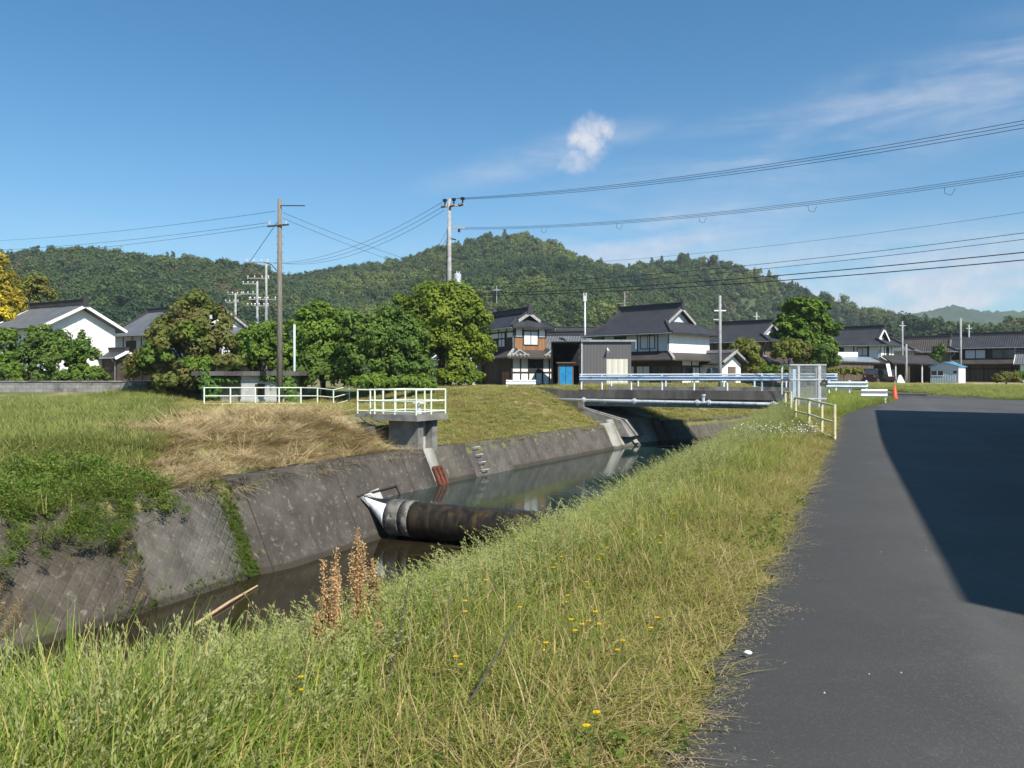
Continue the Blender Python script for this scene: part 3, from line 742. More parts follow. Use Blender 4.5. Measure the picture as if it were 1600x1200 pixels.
# ------------------------------------------------------------------ bridge
BO = Vector((6.9, 52, 0)); BD = Vector((.88, -.475, 0)); BN = Vector((.475, .88, 0))     # along the deck, and away across it
def bp(t, w=0., z=0.): return BO + BD * t + BN * w + Vector((0, 0, z))
def build_bridge():
    root = tag(empty('road_bridge', (0, 0, 0)), 'low flat road bridge with a dark stained concrete edge over the canal', 'bridge')
    def blk(name, t0, t1, w0, w1, z0, z1, m, bat=0.):
        mb = MB(); mb.hexa([bp(t0, w0, z0), bp(t1, w0, z0), bp(t1, w1, z0), bp(t0, w1, z0)], [bp(t0, w0, z1), bp(t1, w0, z1), bp(t1, w1, z1), bp(t0, w1, z1)]); return mb.build(name, m, root)
    blk('deck', -2.9, 13.2, 0, 5.6, .2, .62, M['concrete_dark'])
    blk('surface', -2.9, 13.2, .36, 5.24, .62, .66, M['asphalt'])
    blk('kerb', -2.9, 13.2, 5.26, 5.58, .62, .9, M['concrete'])
    blk('kerb', -2.9, 13.2, .02, .34, .62, .74, M['concrete_dark'])
    for w in (.35, 2.6, 4.85): blk('girder', -2.6, 12.8, w, w + .35, -.33, .196, M['steel_dark'])
    blk('abutment', -3.5, -2.55, .05, 5.5, -2.2, .196, M['concrete'])
    blk('abutment', 12.6, 13.6, .05, 5.5, -3.2, .196, M['concrete'])
    mb = MB()                                       # sloped apron under the deck, down to the wall's top
    mb.hexa([bp(-2.6, -.6, -2.2), bp(.9, -.6, -2.2), bp(.9, 6, -2.2), bp(-2.6, 6, -2.2)], [bp(-2.6, -.6, -.4), bp(.25, -.6, ZT + .25), bp(.25, 6, ZT + .25), bp(-2.6, 6, -.4)])
    mb.build('apron', M['concrete'], root)
    mb = MB(); mb.hexa([bp(-6.4, .0, -.9), bp(-2.92, .0, -1.4), bp(-2.92, .35, -1.4), bp(-6.4, .35, -.9)], [bp(-6.4, 0, .9), bp(-2.92, 0, .64), bp(-2.92, .35, .64), bp(-6.4, .35, .9)])
    mb.build('wing_wall', M['concrete_dark'], root)
    mb = MB(); mb.box(-.3, .3, -.25, .25, -.2, .35); o = mb.build('marker_block', M['concrete'], root); o.location = bp(-5.2, -.7, -.2)
    mb = MB(); mb.hexa([bp(13, .4, .55), bp(17.5, -.6, .5), bp(17.5, 5.4, .5), bp(13, 5.2, .55)], [bp(13, .4, .655), bp(17.5, -.6, .64), bp(17.5, 5.4, .64), bp(13, 5.2, .655)]); mb.build('approach', M['asphalt'], root)
M['steel_dark'] = mat('steel_dark', (.13, .16, .2), (.18, .21, .25), 3, .5, metal=.2, c3=(.1, .1, .1), s3=2)
build_bridge()

def guard_rail(label, P, base, group, ts, h=1.05, beam=(.62, .95), top=True, face=-1., posts=True, pm=None, bm=None, post_r=.055):
    """posts, a ribbed beam and a tube on top along P(t, across)"""
    root = tag(empty('guard_rail', (0, 0, 0)), label, 'guard rail', group)
    pm = pm or M['rail_white']; bm = bm or M['rail_blue']; zv = lambda z: Vector((0, 0, base + z))
    for t in ts:
        mb = MB(); mb.tube([P(t, 0) + zv(0), P(t, 0) + zv(beam[0] + .02), P(t, .0) + zv(h)], post_r, 8); mb.build('post', pm, root)
    a, b = ts[0] - .1, ts[-1] + .1
    prof = [(.05, 0), (.09, .07), (.03, .13), (.03, .2), (.09, .26), (.05, .33)]; sc = (beam[1] - beam[0]) / .33
    mb = MB(); n = 14
    for i in range(n + 1):
        q = a + (b - a) * i / n
        for o, z in prof: mb.v.append(tuple(P(q, face * (o + .02)) + zv(beam[0] + z * sc)))
        for o, z in reversed(prof): mb.v.append(tuple(P(q, face * (o + .012)) + zv(beam[0] + z * sc)))
    k = len(prof) * 2
    for i in range(n):
        for j in range(k): mb.f.append((i * k + j, i * k + (j + 1) % k, (i + 1) * k + (j + 1) % k, (i + 1) * k + j)); mb.m.append(0)
    mb.f.append(tuple(range(k))); mb.f.append(tuple(n * k + j for j in reversed(range(k)))); mb.m += [0, 0]
    mb.build('beam', bm, root)
    if top:
        mb = MB(); mb.tube([P(a, 0) + zv(h), P((a + b) / 2, 0) + zv(h), P(b, 0) + zv(h)], .05, 8); mb.build('top_rail', pm, root)
    return root
guard_rail('blue guard rail with white posts on the canal edge of the bridge', lambda t, w: bp(t, .18 + w), .64, 'guard rails of the bridge', [-2.75, -1.3] + [.7 + 2.03 * k for k in range(6)] + [12.9], 1.07, (.68, .99))
guard_rail('blue guard rail on the village side of the bridge, half hidden by the front one', lambda t, w: bp(t, 5.42 - w), .84, 'guard rails of the bridge', [-2.7 + 2.0 * k for k in range(8)], .8, (.45, .75), False)
def seg(a, b):
    a, b = Vector(a), Vector(b); d = (b - a).normalized(); n = Vector((-d.y, d.x, 0))
    return lambda t, w: a + d * t + n * w
# short rails off the bridge
a_, b_ = at(790, 600, 57), at(846, 600, 58.5)
guard_rail('short white guard rail standing on the bank in front of the wood and plaster house', seg((a_.x, a_.y, 0), (b_.x, b_.y, 0)), gz(a_.x, a_.y) - .06, 'short guard rails off the bridge', [.1, 2.35], .62, (.27, .6), False, pm=M['rail_white'], bm=M['rail_white'])
a_, b_ = at(1292, 600, 42.5), at(1353, 600, 41.5)
guard_rail('white guard rail end continuing from the bridge behind the wire mesh gate', seg((a_.x, a_.y, 0), (b_.x, b_.y, 0)), gz(a_.x, a_.y) - .05, 'short guard rails off the bridge', [.1, 1.1, 1.9], 1.02, (.62, .95), False, pm=M['rail_white'], bm=M['rail_white'])
a_, b_ = at(1345, 600, 37), at(1384, 600, 36.6)
guard_rail('low short white guard rail in the grass beside the orange cone', seg((a_.x, a_.y, 0), (b_.x, b_.y, 0)), gz(a_.x, a_.y) - .1, 'short guard rails off the bridge', [.12, 1.0], .72, (.36, .74), False, pm=M['paint_white'], bm=M['paint_white'])

def build_pipe():
    root = tag(empty('water_pipe', (0, 0, 0)), 'silver water pipe with flanged joints carried along the side of the bridge', 'pipe')
    mb = MB(); mb.tube([bp(t, -.45, .04 - .006 * t) for t in (-4.9, 0, 4, 8, 12.6)], .1, 12); mb.build('pipe_run', M['galv'], root, True)
    for t in (-2.3, 1.15, 5.15, 5.85, 9.6):
        mb = MB(); z = .04 - .006 * t
        for o in (-.09, .0, .09): mb.tube([bp(t + o - .025, -.45, z), bp(t + o + .025, -.45, z)], .2 if o == 0 else .15, 12)
        mb.build('flange', M['galv'], root)
    mb = MB(); mb.tube([bp(5.5, -.45, .04), bp(5.5, -.45, .5)], .1, 10); mb.tube([bp(5.5, -.45, .42), bp(5.5, -.45, .52)], .15, 10); mb.build('air_valve', M['galv'], root)
    for t in (-1.0, 3, 7.3, 11.3):
        mb = MB(); mb.bar(bp(t, .0, -.1), bp(t, -.5, -.1), .08, .06); mb.build('bracket', M['steel_dark'], root)
build_pipe()

# ------------------------------------------------------------------ fences, gate cage, intake platform
def tube_fence(name, label, cat, pts, heights, rails, m, r=.032, rr=.026, group=None, posts_square=False):
    """posts at every point, rails at the given heights between the points"""
    root = tag(empty(name, (0, 0, 0)), label, cat, group)
    pts = [Vector(p) for p in pts]
    for p in pts:
        mb = MB(); mb.tube([p - Vector((0, 0, .15)), p + Vector((0, 0, heights))], r, 8); mb.build('post', m, root)
    for h in rails:
        mb = MB(); mb.tube([p + Vector((0, 0, h)) for p in pts], rr, 8); mb.build('rail', m, root)
    return root
px_d = [(319, 49.3), (360, 49.2), (399, 49.2), (436, 49.2), (470, 49.4), (496, 52), (521, 54.6), (546, 57.3)]
fp = []
for px, d in px_d:
    x = ax(px, d); fp.append((x, d, gz(x, d) + .02))
FENCE_PTS = fp
tube_fence('bank_fence', 'pale green pipe fence of three rails in front of the little concrete hut', 'fence', [(x, y, z - .02) for x, y, z in fp], 1.08, (1.06, .56, .08), M['fence_green'], .045, .034)

def wp(s, u, z):
    p, d = tline(s); return Vector((p[0] - d[1] * u, p[1] + d[0] * u, z))
def build_platform():
    sc = SCH - .05; root = tag(empty('intake_platform', wp(sc, 0, 0)), 'concrete intake platform on a thick pillar with pale green hand rails above the canal', 'platform')
    root.location = (0, 0, 0)
    def blk(name, s0, s1, u0, u1, z0, z1, m):
        mb = MB(); mb.hexa([wp(s0, u0, z0), wp(s1, u0, z0), wp(s1, u1, z0), wp(s0, u1, z0)], [wp(s0, u0, z1), wp(s1, u0, z1), wp(s1, u1, z1), wp(s0, u1, z1)]); return mb.build(name, m, root)
    blk('slab', sc - 1.1, sc + 1.1, -.35, 1.9, -.22, .03, M['concrete'])
    blk('pillar', sc - .68, sc - .3, -.1, 1.4, -2.0, -.224, M['concrete'])
    blk('pillar', sc + .34, sc + .7, -.1, 1.4, -2.0, -.224, M['concrete'])
    blk('gate_leaf', sc - .296, sc + .336, .25, .4, -1.6, -.224, M['concrete_pale'])
    blk('walkway', sc - .45, sc + .45, 1.9, 3.4, -.16, .0, M['concrete'])
    blk('recess_wall', sc - 1.3, sc + 1.2, 1.9, 2.2, -2.0, -.5, M['concrete_dark'])
    # rails: round the slab and along both sides of the walkway
    g = M['fence_green']; H = 1.02
    loop = [wp(sc - .42, 3.3, 0), wp(sc - .42, 2.6, 0), wp(sc - .42, 1.9, .03), wp(sc - 1.04, 1.85, .03), wp(sc - 1.04, .8, .03), wp(sc - 1.04, -.28, .03), wp(sc, -.28, .03), wp(sc + 1.04, -.28, .03), wp(sc + 1.04, .8, .03), wp(sc + 1.04, 1.85, .03), wp(sc + .42, 1.9, .03), wp(sc + .42, 2.6, 0), wp(sc + .42, 3.3, 0)]
    for p in loop:
        mb = MB(); mb.tube([p, p + Vector((0, 0, H))], .036, 8); mb.build('rail_post', g, root)
    for h in (H, .55, .12):
        mb = MB(); mb.tube([p + Vector((0, 0, h)) for p in loop], .03, 8); mb.build('hand_rail', g, root)
    mb = MB(); c = wp(sc, .35, .03); mb.tube([c, c + Vector((0, 0, .3))], [.13, .09], 10); mb.tube([c + Vector((0, 0, .3)), c + Vector((0, 0, .62))], .035, 8)
    ped = mb.build('gate_lift', M['galv'], root)
    mb = MB(); cc = c + Vector((0, 0, .45)); mb.tube([cc + Vector((.24 * math.cos(a), .24 * math.sin(a), 0)) for a in np.linspace(0, 2 * math.pi, 17)], .025, 6)
    mb.bar(cc - Vector((.24, 0, 0)), cc + Vector((.24, 0, 0)), .03, .03); mb.bar(cc - Vector((0, .24, 0)), cc + Vector((0, .24, 0)), .03, .03); mb.build('hand_wheel', M['paint_white'], ped)
    # pale chute down the battered wall below the gate
    for s0, s1, pd, m in ((sc - .3, sc + .35, .1, M['wall_pale']),):
        wall_part('chute', [(s0, pd), (s1, pd)], BED, ZT + .02, m, root)
    def fr(s, z, pd): return Vector(wpt(s, z, pd))
    mb = MB(); t0, t1, za, zb = sc - .22, sc + .34, -2.15, -2.84
    for a, b in (((t0, za), (t1, za)), ((t1, za), (t1, zb)), ((t1, zb), (t0, zb)), ((t0, zb), (t0, za)), ((t0 + .28, za), (t0 + .28, zb))): mb.bar(fr(a[0], a[1], .2), fr(b[0], b[1], .2), .09, .09)
    gt = mb.build('rust_gate', M['rust'], root)
    mb = MB(); mb.hexa([fr(t0, zb, .12), fr(t1, zb, .12), fr(t1, zb, .16), fr(t0, zb, .16)], [fr(t0, za, .12), fr(t1, za, .12), fr(t1, za, .16), fr(t0, za, .16)]); mb.build('gate_plate', M['rust'], gt)
build_platform()

def build_hut():
    d = 55.; x0, x1 = ax(300, d), ax(468, d); z0 = gz((x0 + x1) / 2, d) - .1
    root = tag(empty('pump_hut', ((x0 + x1) / 2, d + 2.4, z0)), 'small concrete pump hut under a wide flat roof slab, overgrown with ivy', 'hut')
    w = (x1 - x0) / 2; zr = zz(587, d) - z0
    def bx(name, a, m): mb = MB(); mb.box(*a); return mb.build(name, m, root)
    bx('roof', (-w, w, -2.5, 2.5, zr, zr + .3), M['concrete_dark'])
    bx('wall', (-.4, w - .6, -2.1, -1.9, 0, zr - .004), M['concrete_pale'])
    bx('wall', (-w + .5, -.4, -1.5, -1.3, 0, zr - .004), M['concrete'])
    bx('wall', (-.55, -.404, -1.896, -1.504, 0, zr - .004), M['concrete_pale'])
    bx('wall', (w - .8, w - .6, -1.896, 2.1, 0, zr - .004), M['concrete'])
    bx('wall', (-w + .3, -w + .496, -1.5, 2.1, 0, zr - .004), M['concrete'])
    bx('wall', (-w + .5, w - .804, 1.9, 2.1, 0, zr - .004), M['concrete'])
    bx('window', (.55, 1.2, -2.13, -2.102, zz(619, d) - z0, zz(600, d) - z0), M['timber'])
    bx('ledge', (-.4, w - .55, -2.35, -2.11, 0, .28), M['concrete_pale'])
build_hut()

def build_cage():
    d = 30.; x0, x1 = ax(1233.5, d), ax(1291, d); z0 = gz((x0 + x1) / 2, d) - .05; zt = zz(569, d) - z0
    root = tag(empty('gate_cage', (x0, d, z0)), 'galvanised steel frame gate with wire mesh panels closing the weir steps', 'gate')
    w = x1 - x0; f = M['galv']
    def bx(name, a, m, par=root): mb = MB(); mb.box(*a); return mb.build(name, m, par)
    for x, y, s in ((0, 0, .07), (.3, -.02, .08), (w - .3, -.02, .1), (w - .07, .55, .07), (0, .9, .06), (w - .07, .9, .06)): bx('post', (x, x + s, y, y + s, -.2, zt), f)
    bx('blue_plate', (.12, .24, -.015, .0, .55, zt - .18), M['rail_blue'])
    for z in (zt - .05, 1.32, .62):
        mb = MB(); mb.box(.02, w, -.03, .02, z, z + .05); mb.box(w - .05, w - .01, .02, .9, z, z + .05); mb.box(.01, .05, .02, .9, z, z + .05)
        mb.build('frame_bar', f, root)
    mb = MB()
    for k in range(int(w / .03)): mb.box(.02 + k * .03, .030 + k * .03, -.012, -.007, .1, zt)
    for k in range(int((zt - .1) / .06)): mb.box(.02, w, -.006, -.001, .1 + k * .06, .112 + k * .06)
    mb.build('mesh_panel', M['steel'], root)
    mb = MB()
    for k in range(int(.9 / .05)): mb.box(w - .03, w - .025, k * .05, k * .05 + .014, .1, zt)
    for k in range(int((zt - .1) / .09)): mb.box(w - .024, w - .019, 0, .9, .1 + k * .09, .105 + k * .09)
    mb.build('mesh_panel', M['steel'], root)
    mb = MB()
    for z in (1.22, 1.28): mb.tube([(w - .2, -.06, z), (w - .12, -.14, z + .07), (w - .03, -.1, z + .02), (w + .02, -.06, z - .06)], .02, 6)
    mb.build('latch', M['timber'], root)
build_cage()
pts = []
for px, d in ((1304, 20.3), (1284, 21.7), (1264, 23.3), (1243, 25.3)):
    x = ax(px, d); pts.append((x, d, gz(x, d) - .02))
tube_fence('path_fence', 'cream yellow pipe fence at the corner of the path and the grass verge', 'fence', pts, .93, (.9, .48, .1), M['fence_yellow'], .042, .03)
pts = []
for px, d in ((1236, 28.4), (1227, 29.6)):
    x = ax(px, d); pts.append((x, d, gz(x, d) - .02))
tube_fence('path_fence', 'short cream yellow pipe rail at the foot of the wire mesh gate', 'fence', pts, .95, (.92, .5), M['fence_yellow'], .045, .03)

# ------------------------------------------------------------------ poles and wires
def pole(name, label, x, y, ztop, r0, r1, m, arms=(), group=None, z0=None, n=12, cat='utility pole'):
    """arms: (height below top, half length, angle, shift along, material, insulators)"""
    z0 = gz(x, y) - .3 if z0 is None else z0
    root = tag(empty(name, (x, y, z0)), label, cat, group); H = ztop - z0
    mb = MB(); mb.tube([(0, 0, 0), (0, 0, H * .5), (0, 0, H)], [r0, (r0 + r1) / 2, r1], n); mb.build('shaft', m, root, True)
    for dz, hl, an, sh, am, ins in arms:
        c, s = math.cos(an), math.sin(an); z = H - dz
        mb = MB(); mb.bar((c * (sh - hl), s * (sh - hl), z), (c * (sh + hl), s * (sh + hl), z), .09, .1); o = mb.build('cross_arm', am, root)
        for k in ins:
            q = sh + k * hl; mi = MB()
            mi.tube([(c * q, s * q, z + .05), (c * q, s * q, z + .17), (c * q, s * q, z + .2), (c * q, s * q, z + .3)], [.045, .05, .1, .06], 8); mi.build('insulator', M['insulator'], o)
    return root
MPX, MPY = ax(702, 66), 66.
MPZ = zz(311, 66)
def build_main_pole():
    root = pole('utility_pole', 'tall concrete power pole with dark insulators and a transformer rising behind the big round tree', MPX, MPY, MPZ, .24, .14, M['pole_concrete'])
    H = MPZ - root.location.z; an = R(-24); c, s = math.cos(an), math.sin(an)
    mb = MB(); mb.bar((-.5 * c, -.5 * s, H - .55), (1.35 * c, 1.35 * s, H - .55), .11, .12); mb.bar((-.5 * c, -.5 * s + .25, H - .55), (1.35 * c, 1.35 * s + .25, H - .55), .08, .1); arm = mb.build('cross_arm', M['insulator'], root)
    for q in (-.4, .42, 1.22):
        mb = MB(); mb.tube([(q * c, q * s, H - .5), (q * c, q * s, H - .2), (q * c, q * s, H - .15), (q * c, q * s, H + .0), (q * c, q * s, H + .04)], [.06, .07, .17, .19, .1], 8); mb.build('insulator', M['insulator_dark'], arm)
        mb = MB(); mb.tube([(q * c - .28, q * s - .1, H - .62), (q * c + .1, q * s, H - .5)], [.13, .08], 8); mb.build('insulator', M['insulator_dark'], arm)
    mb = MB(); mb.bar((.05, 0, H - 2.25), (1.45 * c, 1.45 * s, H - 2.45), .1, .12); a2 = mb.build('cross_arm', M['insulator'], root)
    mb = MB(); mb.tube([(.9 * c, .9 * s, H - 2.5), (.9 * c, .9 * s, H - 2.75)], .1, 8); mb.build('insulator', M['insulator_dark'], a2)
    mb = MB(); mb.bar((.1, 0, H - 3.2), (.6 * c, .6 * s, H - 3.35), .08, .1); mb.build('cross_arm', M['insulator_dark'], root)
    for k in range(9):
        mb = MB(); z = H - 3.6 - k * .45; mb.bar((-.28, 0, z), (.28, 0, z), .025, .025); mb.build('step_bolt', M['wire'], root)
    z = H - 6.9
    mb = MB(); mb.tube([(.68, -.1, z), (.68, -.1, z + .78), (.68, -.1, z + .82)], [.3, .3, .24], 14); tr = mb.build('transformer', M['galv'], root, False)
    mb = MB(); mb.tube([(.62, -.15, z + .8), (.62, -.15, z + 1.0)], [.06, .05], 8); mb.tube([(.8, -.05, z + .8), (.8, -.05, z + 1.0)], [.06, .05], 8); mb.build('bushing', M['insulator'], tr)
    mb = MB(); mb.bar((0, 0, z - .1), (1.1, -.1, z - .1), .1, .12); a3 = mb.build('cross_arm', M['insulator'], root)
    mb = MB(); mb.tube([(1.0, -.1, z - .06), (1.0, -.1, z + .12)], .09, 8); mb.build('insulator', M['insulator'], a3)
    mb = MB(); mb.box(.75, 1.1, -.3, -.05, z - 1.0, z - .35); mb.build('switch_box', M['galv'], root)
    mb = MB(); mb.tube([(-.16, -.05, H - 2.4), (-.2, -.05, H - 6.5), (-.25, -.05, H - 8)], .03, 6); mb.build('riser_cable', M['wire'], root)
build_main_pole()
WPX, WPY = ax(437, 52), 52.; WPZ = zz(311, 52)
wpo = pole('wooden_pole', 'weathered brown wooden pole with two thin crossarms beside the concrete hut', WPX, WPY, WPZ, .2, .135, M['pole_wood'])
def build_wp():
    H = WPZ - wpo.location.z
    mb = MB(); mb.bar((.1, -.15, H - .45), (1.7, -.35, H - .5), .05, .06); mb.build('cross_arm', M['timber'], wpo)
    mb = MB(); mb.bar((-.75, -.15, H - 1.78), (.62, -.15, H - 1.66), .09, .1); a = mb.build('cross_arm', M['timber'], wpo)
    for q in (-.6, .45):
        mb = MB(); mb.tube([(q, -.15, H - 1.66), (q, -.15, H - 1.42)], [.05, .035], 6); mb.build('insulator', M['insulator'], a)
    for k in range(12):
        mb = MB(); z = H - 2.4 - k * .5; mb.bar((-.24, 0, z), (.24, 0, z), .025, .025); mb.build('step_bolt', M['wire'], wpo)
    mb = MB(); mb.tube([(-.16, -.06, H - 4.6), (-.5, -.1, H - 4.2), (-.9, -.2, H - 4.1)], .03, 6); mb.build('service_cable', M['wire'], wpo)
build_wp()
pole('sign_post', 'slim pale blue painted steel post standing behind the concrete hut', ax(460, 56), 56, zz(507, 56), .085, .08, M['pole_paint'], cat='post')
pa = [('tall pale concrete pole with three tiers of arms and dark insulators, beyond the wooden pole', 416, 408, 100, [(.12, 1.45, 0, -1.1, .9), (2.1, 1.4, 0, -1.0, .9), (4.7, 1.7, 0, -.4, .9), (5.5, .9, 0, -.6, .9)]),
      ('medium concrete pole with many short arms beside the taller one behind the bushes', 402, 441, 104, [(.2, 1.0, 0, -.9, .9), (1.5, 1.0, 0, -.9, .9), (2.2, 1.1, 0, 0, .9), (3.0, .8, 0, -.5, .9)]),
      ('short pale pole with a T-shaped top over the grey roof', 368, 458, 108, [(.15, 1.0, 0, -.1, .9), (1.2, .9, 0, -.5, .9)])]
for lb, px, py, d, arms in pa:
    pole('utility_pole', lb, ax(px, d), d, zz(py, d), .19, .13, M['pole_concrete'], [(a, b, c, e, M['pole_concrete'], (-.9, -.3, .35, .9)) for a, b, c, e, f in arms], 'village power poles')
pole('utility_pole', 'slim concrete pole with one short crossarm at the end of the bridge', ax(1125, 68), 68, zz(462, 68), .16, .11, M['pole_concrete'], [(1.25, .5, 0, 0, M['rail_white'], ()), (2.0, .25, 0, -.3, M['insulator'], ())], 'village power poles')
tp = pole('utility_pole', 'thin steel pole with a pair of pale boxes on top between the two big houses', ax(914, 88), 88, zz(462, 88), .12, .09, M['galv'], (), 'village power poles')
for q in (-.13, .13):
    mb = MB(); H = zz(462, 88) - tp.location.z; mb.box(q - .07, q + .07, -.1, .1, H - .6, H + .35); mb.build('antenna_box', M['insulator'], tp)
for lb, px, py, d in (('bare concrete pole rising behind the white hut with the blue roof', 1501, 497, 100), ('thin weathered pole in front of the wooded slope', 1410, 502, 112), ('short grey concrete post beside the open shed', 1416, 538, 95),
                      ('pale grey pole with a small crossbar above the dark roofs', 1182, 488, 118), ('forked aerial mast above the long brown roof', 1514, 507, 125)):
    pole('utility_pole', lb, ax(px, d), d, zz(py, d), .15, .11, M['pole_concrete'], [(.6, .45, 0, 0, M['insulator'], ())] if px in (1182, 1410, 1514) else (), 'village power poles')

def wire(label, a, b, sag, r=.014, group='overhead wires', drops=()):
    a, b = Vector(a), Vector(b); n = 28; pts = []
    for i in range(n + 1):
        q = i / n; p = a.lerp(b, q); p.z -= 4 * sag * q * (1 - q); pts.append(p)
    mb = MB(); mb.tube(pts, r, 6, cap=True)
    o = mb.build('power_line', M['wire']); tag(o, label, 'wire', group)
    for q in drops:
        p = a.lerp(b, q); p.z -= 4 * sag * q * (1 - q); mb = MB()
        mb.tube([p, p + Vector((.03, -.03, -.3)), p + Vector((.25, -.2, -.42)), p + Vector((.38, -.3, -.12))], .012, 5); mb.build('spacer', M['wire'], o)
    return o
RP = Vector((33, 28, 0))            # the next pole of the line stands outside the picture
mz = MPZ
far = lambda z, dx=0., dy=0.: (RP.x + dx, RP.y + dy, z)
lo = ('highest', 'middle', 'lowest')
for k, (dx, zb) in enumerate(((.25, 13.55), (.65, 13.25), (1.3, 12.95))):
    wire(f'{lo[k]} of the three topmost wires rising from the tall concrete pole', (MPX + dx, MPY - .3 * k, mz + .05 - .1 * k), far(zb, 0, -.6 * k), 1.05)
for k in range(3):
    wire(f'{lo[k]} of the thin bundled wires with small dangling loops', (MPX + .9, MPY - .2, mz - 2.35 - .07 * k), far(11.35 - .16 * k, 0, -.3 * k), 1.15, .011, drops=(.17, .3, .42, .55, .68, .78) if k == 2 else ())
wire('single pale hairline wire across the sky under the bundled wires', (MPX + .6, MPY, mz - 5.6), far(9.75), 1.0, .008)
for k in range(2):
    wire(f'{("upper", "lower")[k]} of two thin dark wires crossing in front of the wooded hill', (MPX + 1.5, MPY, mz - 7.0 - .3 * k), far(8.75 - .35 * k, 0, -.6 * k), .75, .014)
for k in range(2):
    wire(f'{("upper", "lower")[k]} of two thick black cables strung low above the house roofs', (MPX + 1.9, MPY - .3, mz - 7.75 - .12 * k), far(7.6 - .45 * k, 0, -.8 * k), .55 + .05 * k, .026)
C = Vector((ax(412, 100), 100, zz(412, 100)))
for k in range(3):
    wire(f'{lo[k]} of three wires dipping from the tall concrete pole to the far pole group', (MPX - .4, MPY, mz - .15 - .38 * k), (C.x - 1.2 + 1.2 * k, C.y, C.z + .2), 1.7, .015)
for k in range(3):
    wire(f'{lo[k]} of the faint wires running down behind the wooden pole toward the village', (MPX - .2, MPY, mz - 2.6 - .6 * k), (C.x + 12, C.y + 18, C.z - 4 - .4 * k), 1.2, .012)
for k, (pa_, pb_) in enumerate((((418, 348), (-90, 392)), ((418, 353), (-90, 402)), ((430, 330), (-90, 378)))):
    wire(f'{("middle", "lowest", "highest")[k]} of the faint wires running from the wooden pole to the edge of the sky', at(*pa_, 52), at(*pb_, 95), .5, .012)
wire('faint wire slanting down from the wooden pole behind the big round tree', at(442, 332, 52), at(745, 432, 90), .5, .011)
wire('second faint wire slanting from the wooden pole above the tree tops', at(442, 341, 52), at(760, 447, 90), .5, .011)
wire('thin wire leaving the pole group low across the wooded slope', (C.x + 1, C.y, C.z - 2.2), at(705, 446, 68), .6, .013)
ga, gb = Vector((WPX - .1, WPY, WPZ - 1.4)), at(236, 627, 54); gb.z = gz(gb.x, gb.y)
g = wire('steel guy wire anchored in the grass and slanting up to the wooden pole', ga, gb, .05, .016, 'guy wires')
p_ = ga.lerp(gb, .52); mb = MB(); mb.tube([p_ - Vector((0, 0, .13)), p_ + Vector((0, 0, .13))], .1, 8); mb.build('ball_marker', M['insulator'], g)
for k in range(2):
    wire(f'{("outer", "inner")[k]} guy wire from the tall concrete pole into the big tree', (MPX, MPY, mz - 3.8 - .3 * k), (MPX - 1.7 + .5 * k, MPY - 1.5, mz - 10.5), .02, .018, 'guy wires')
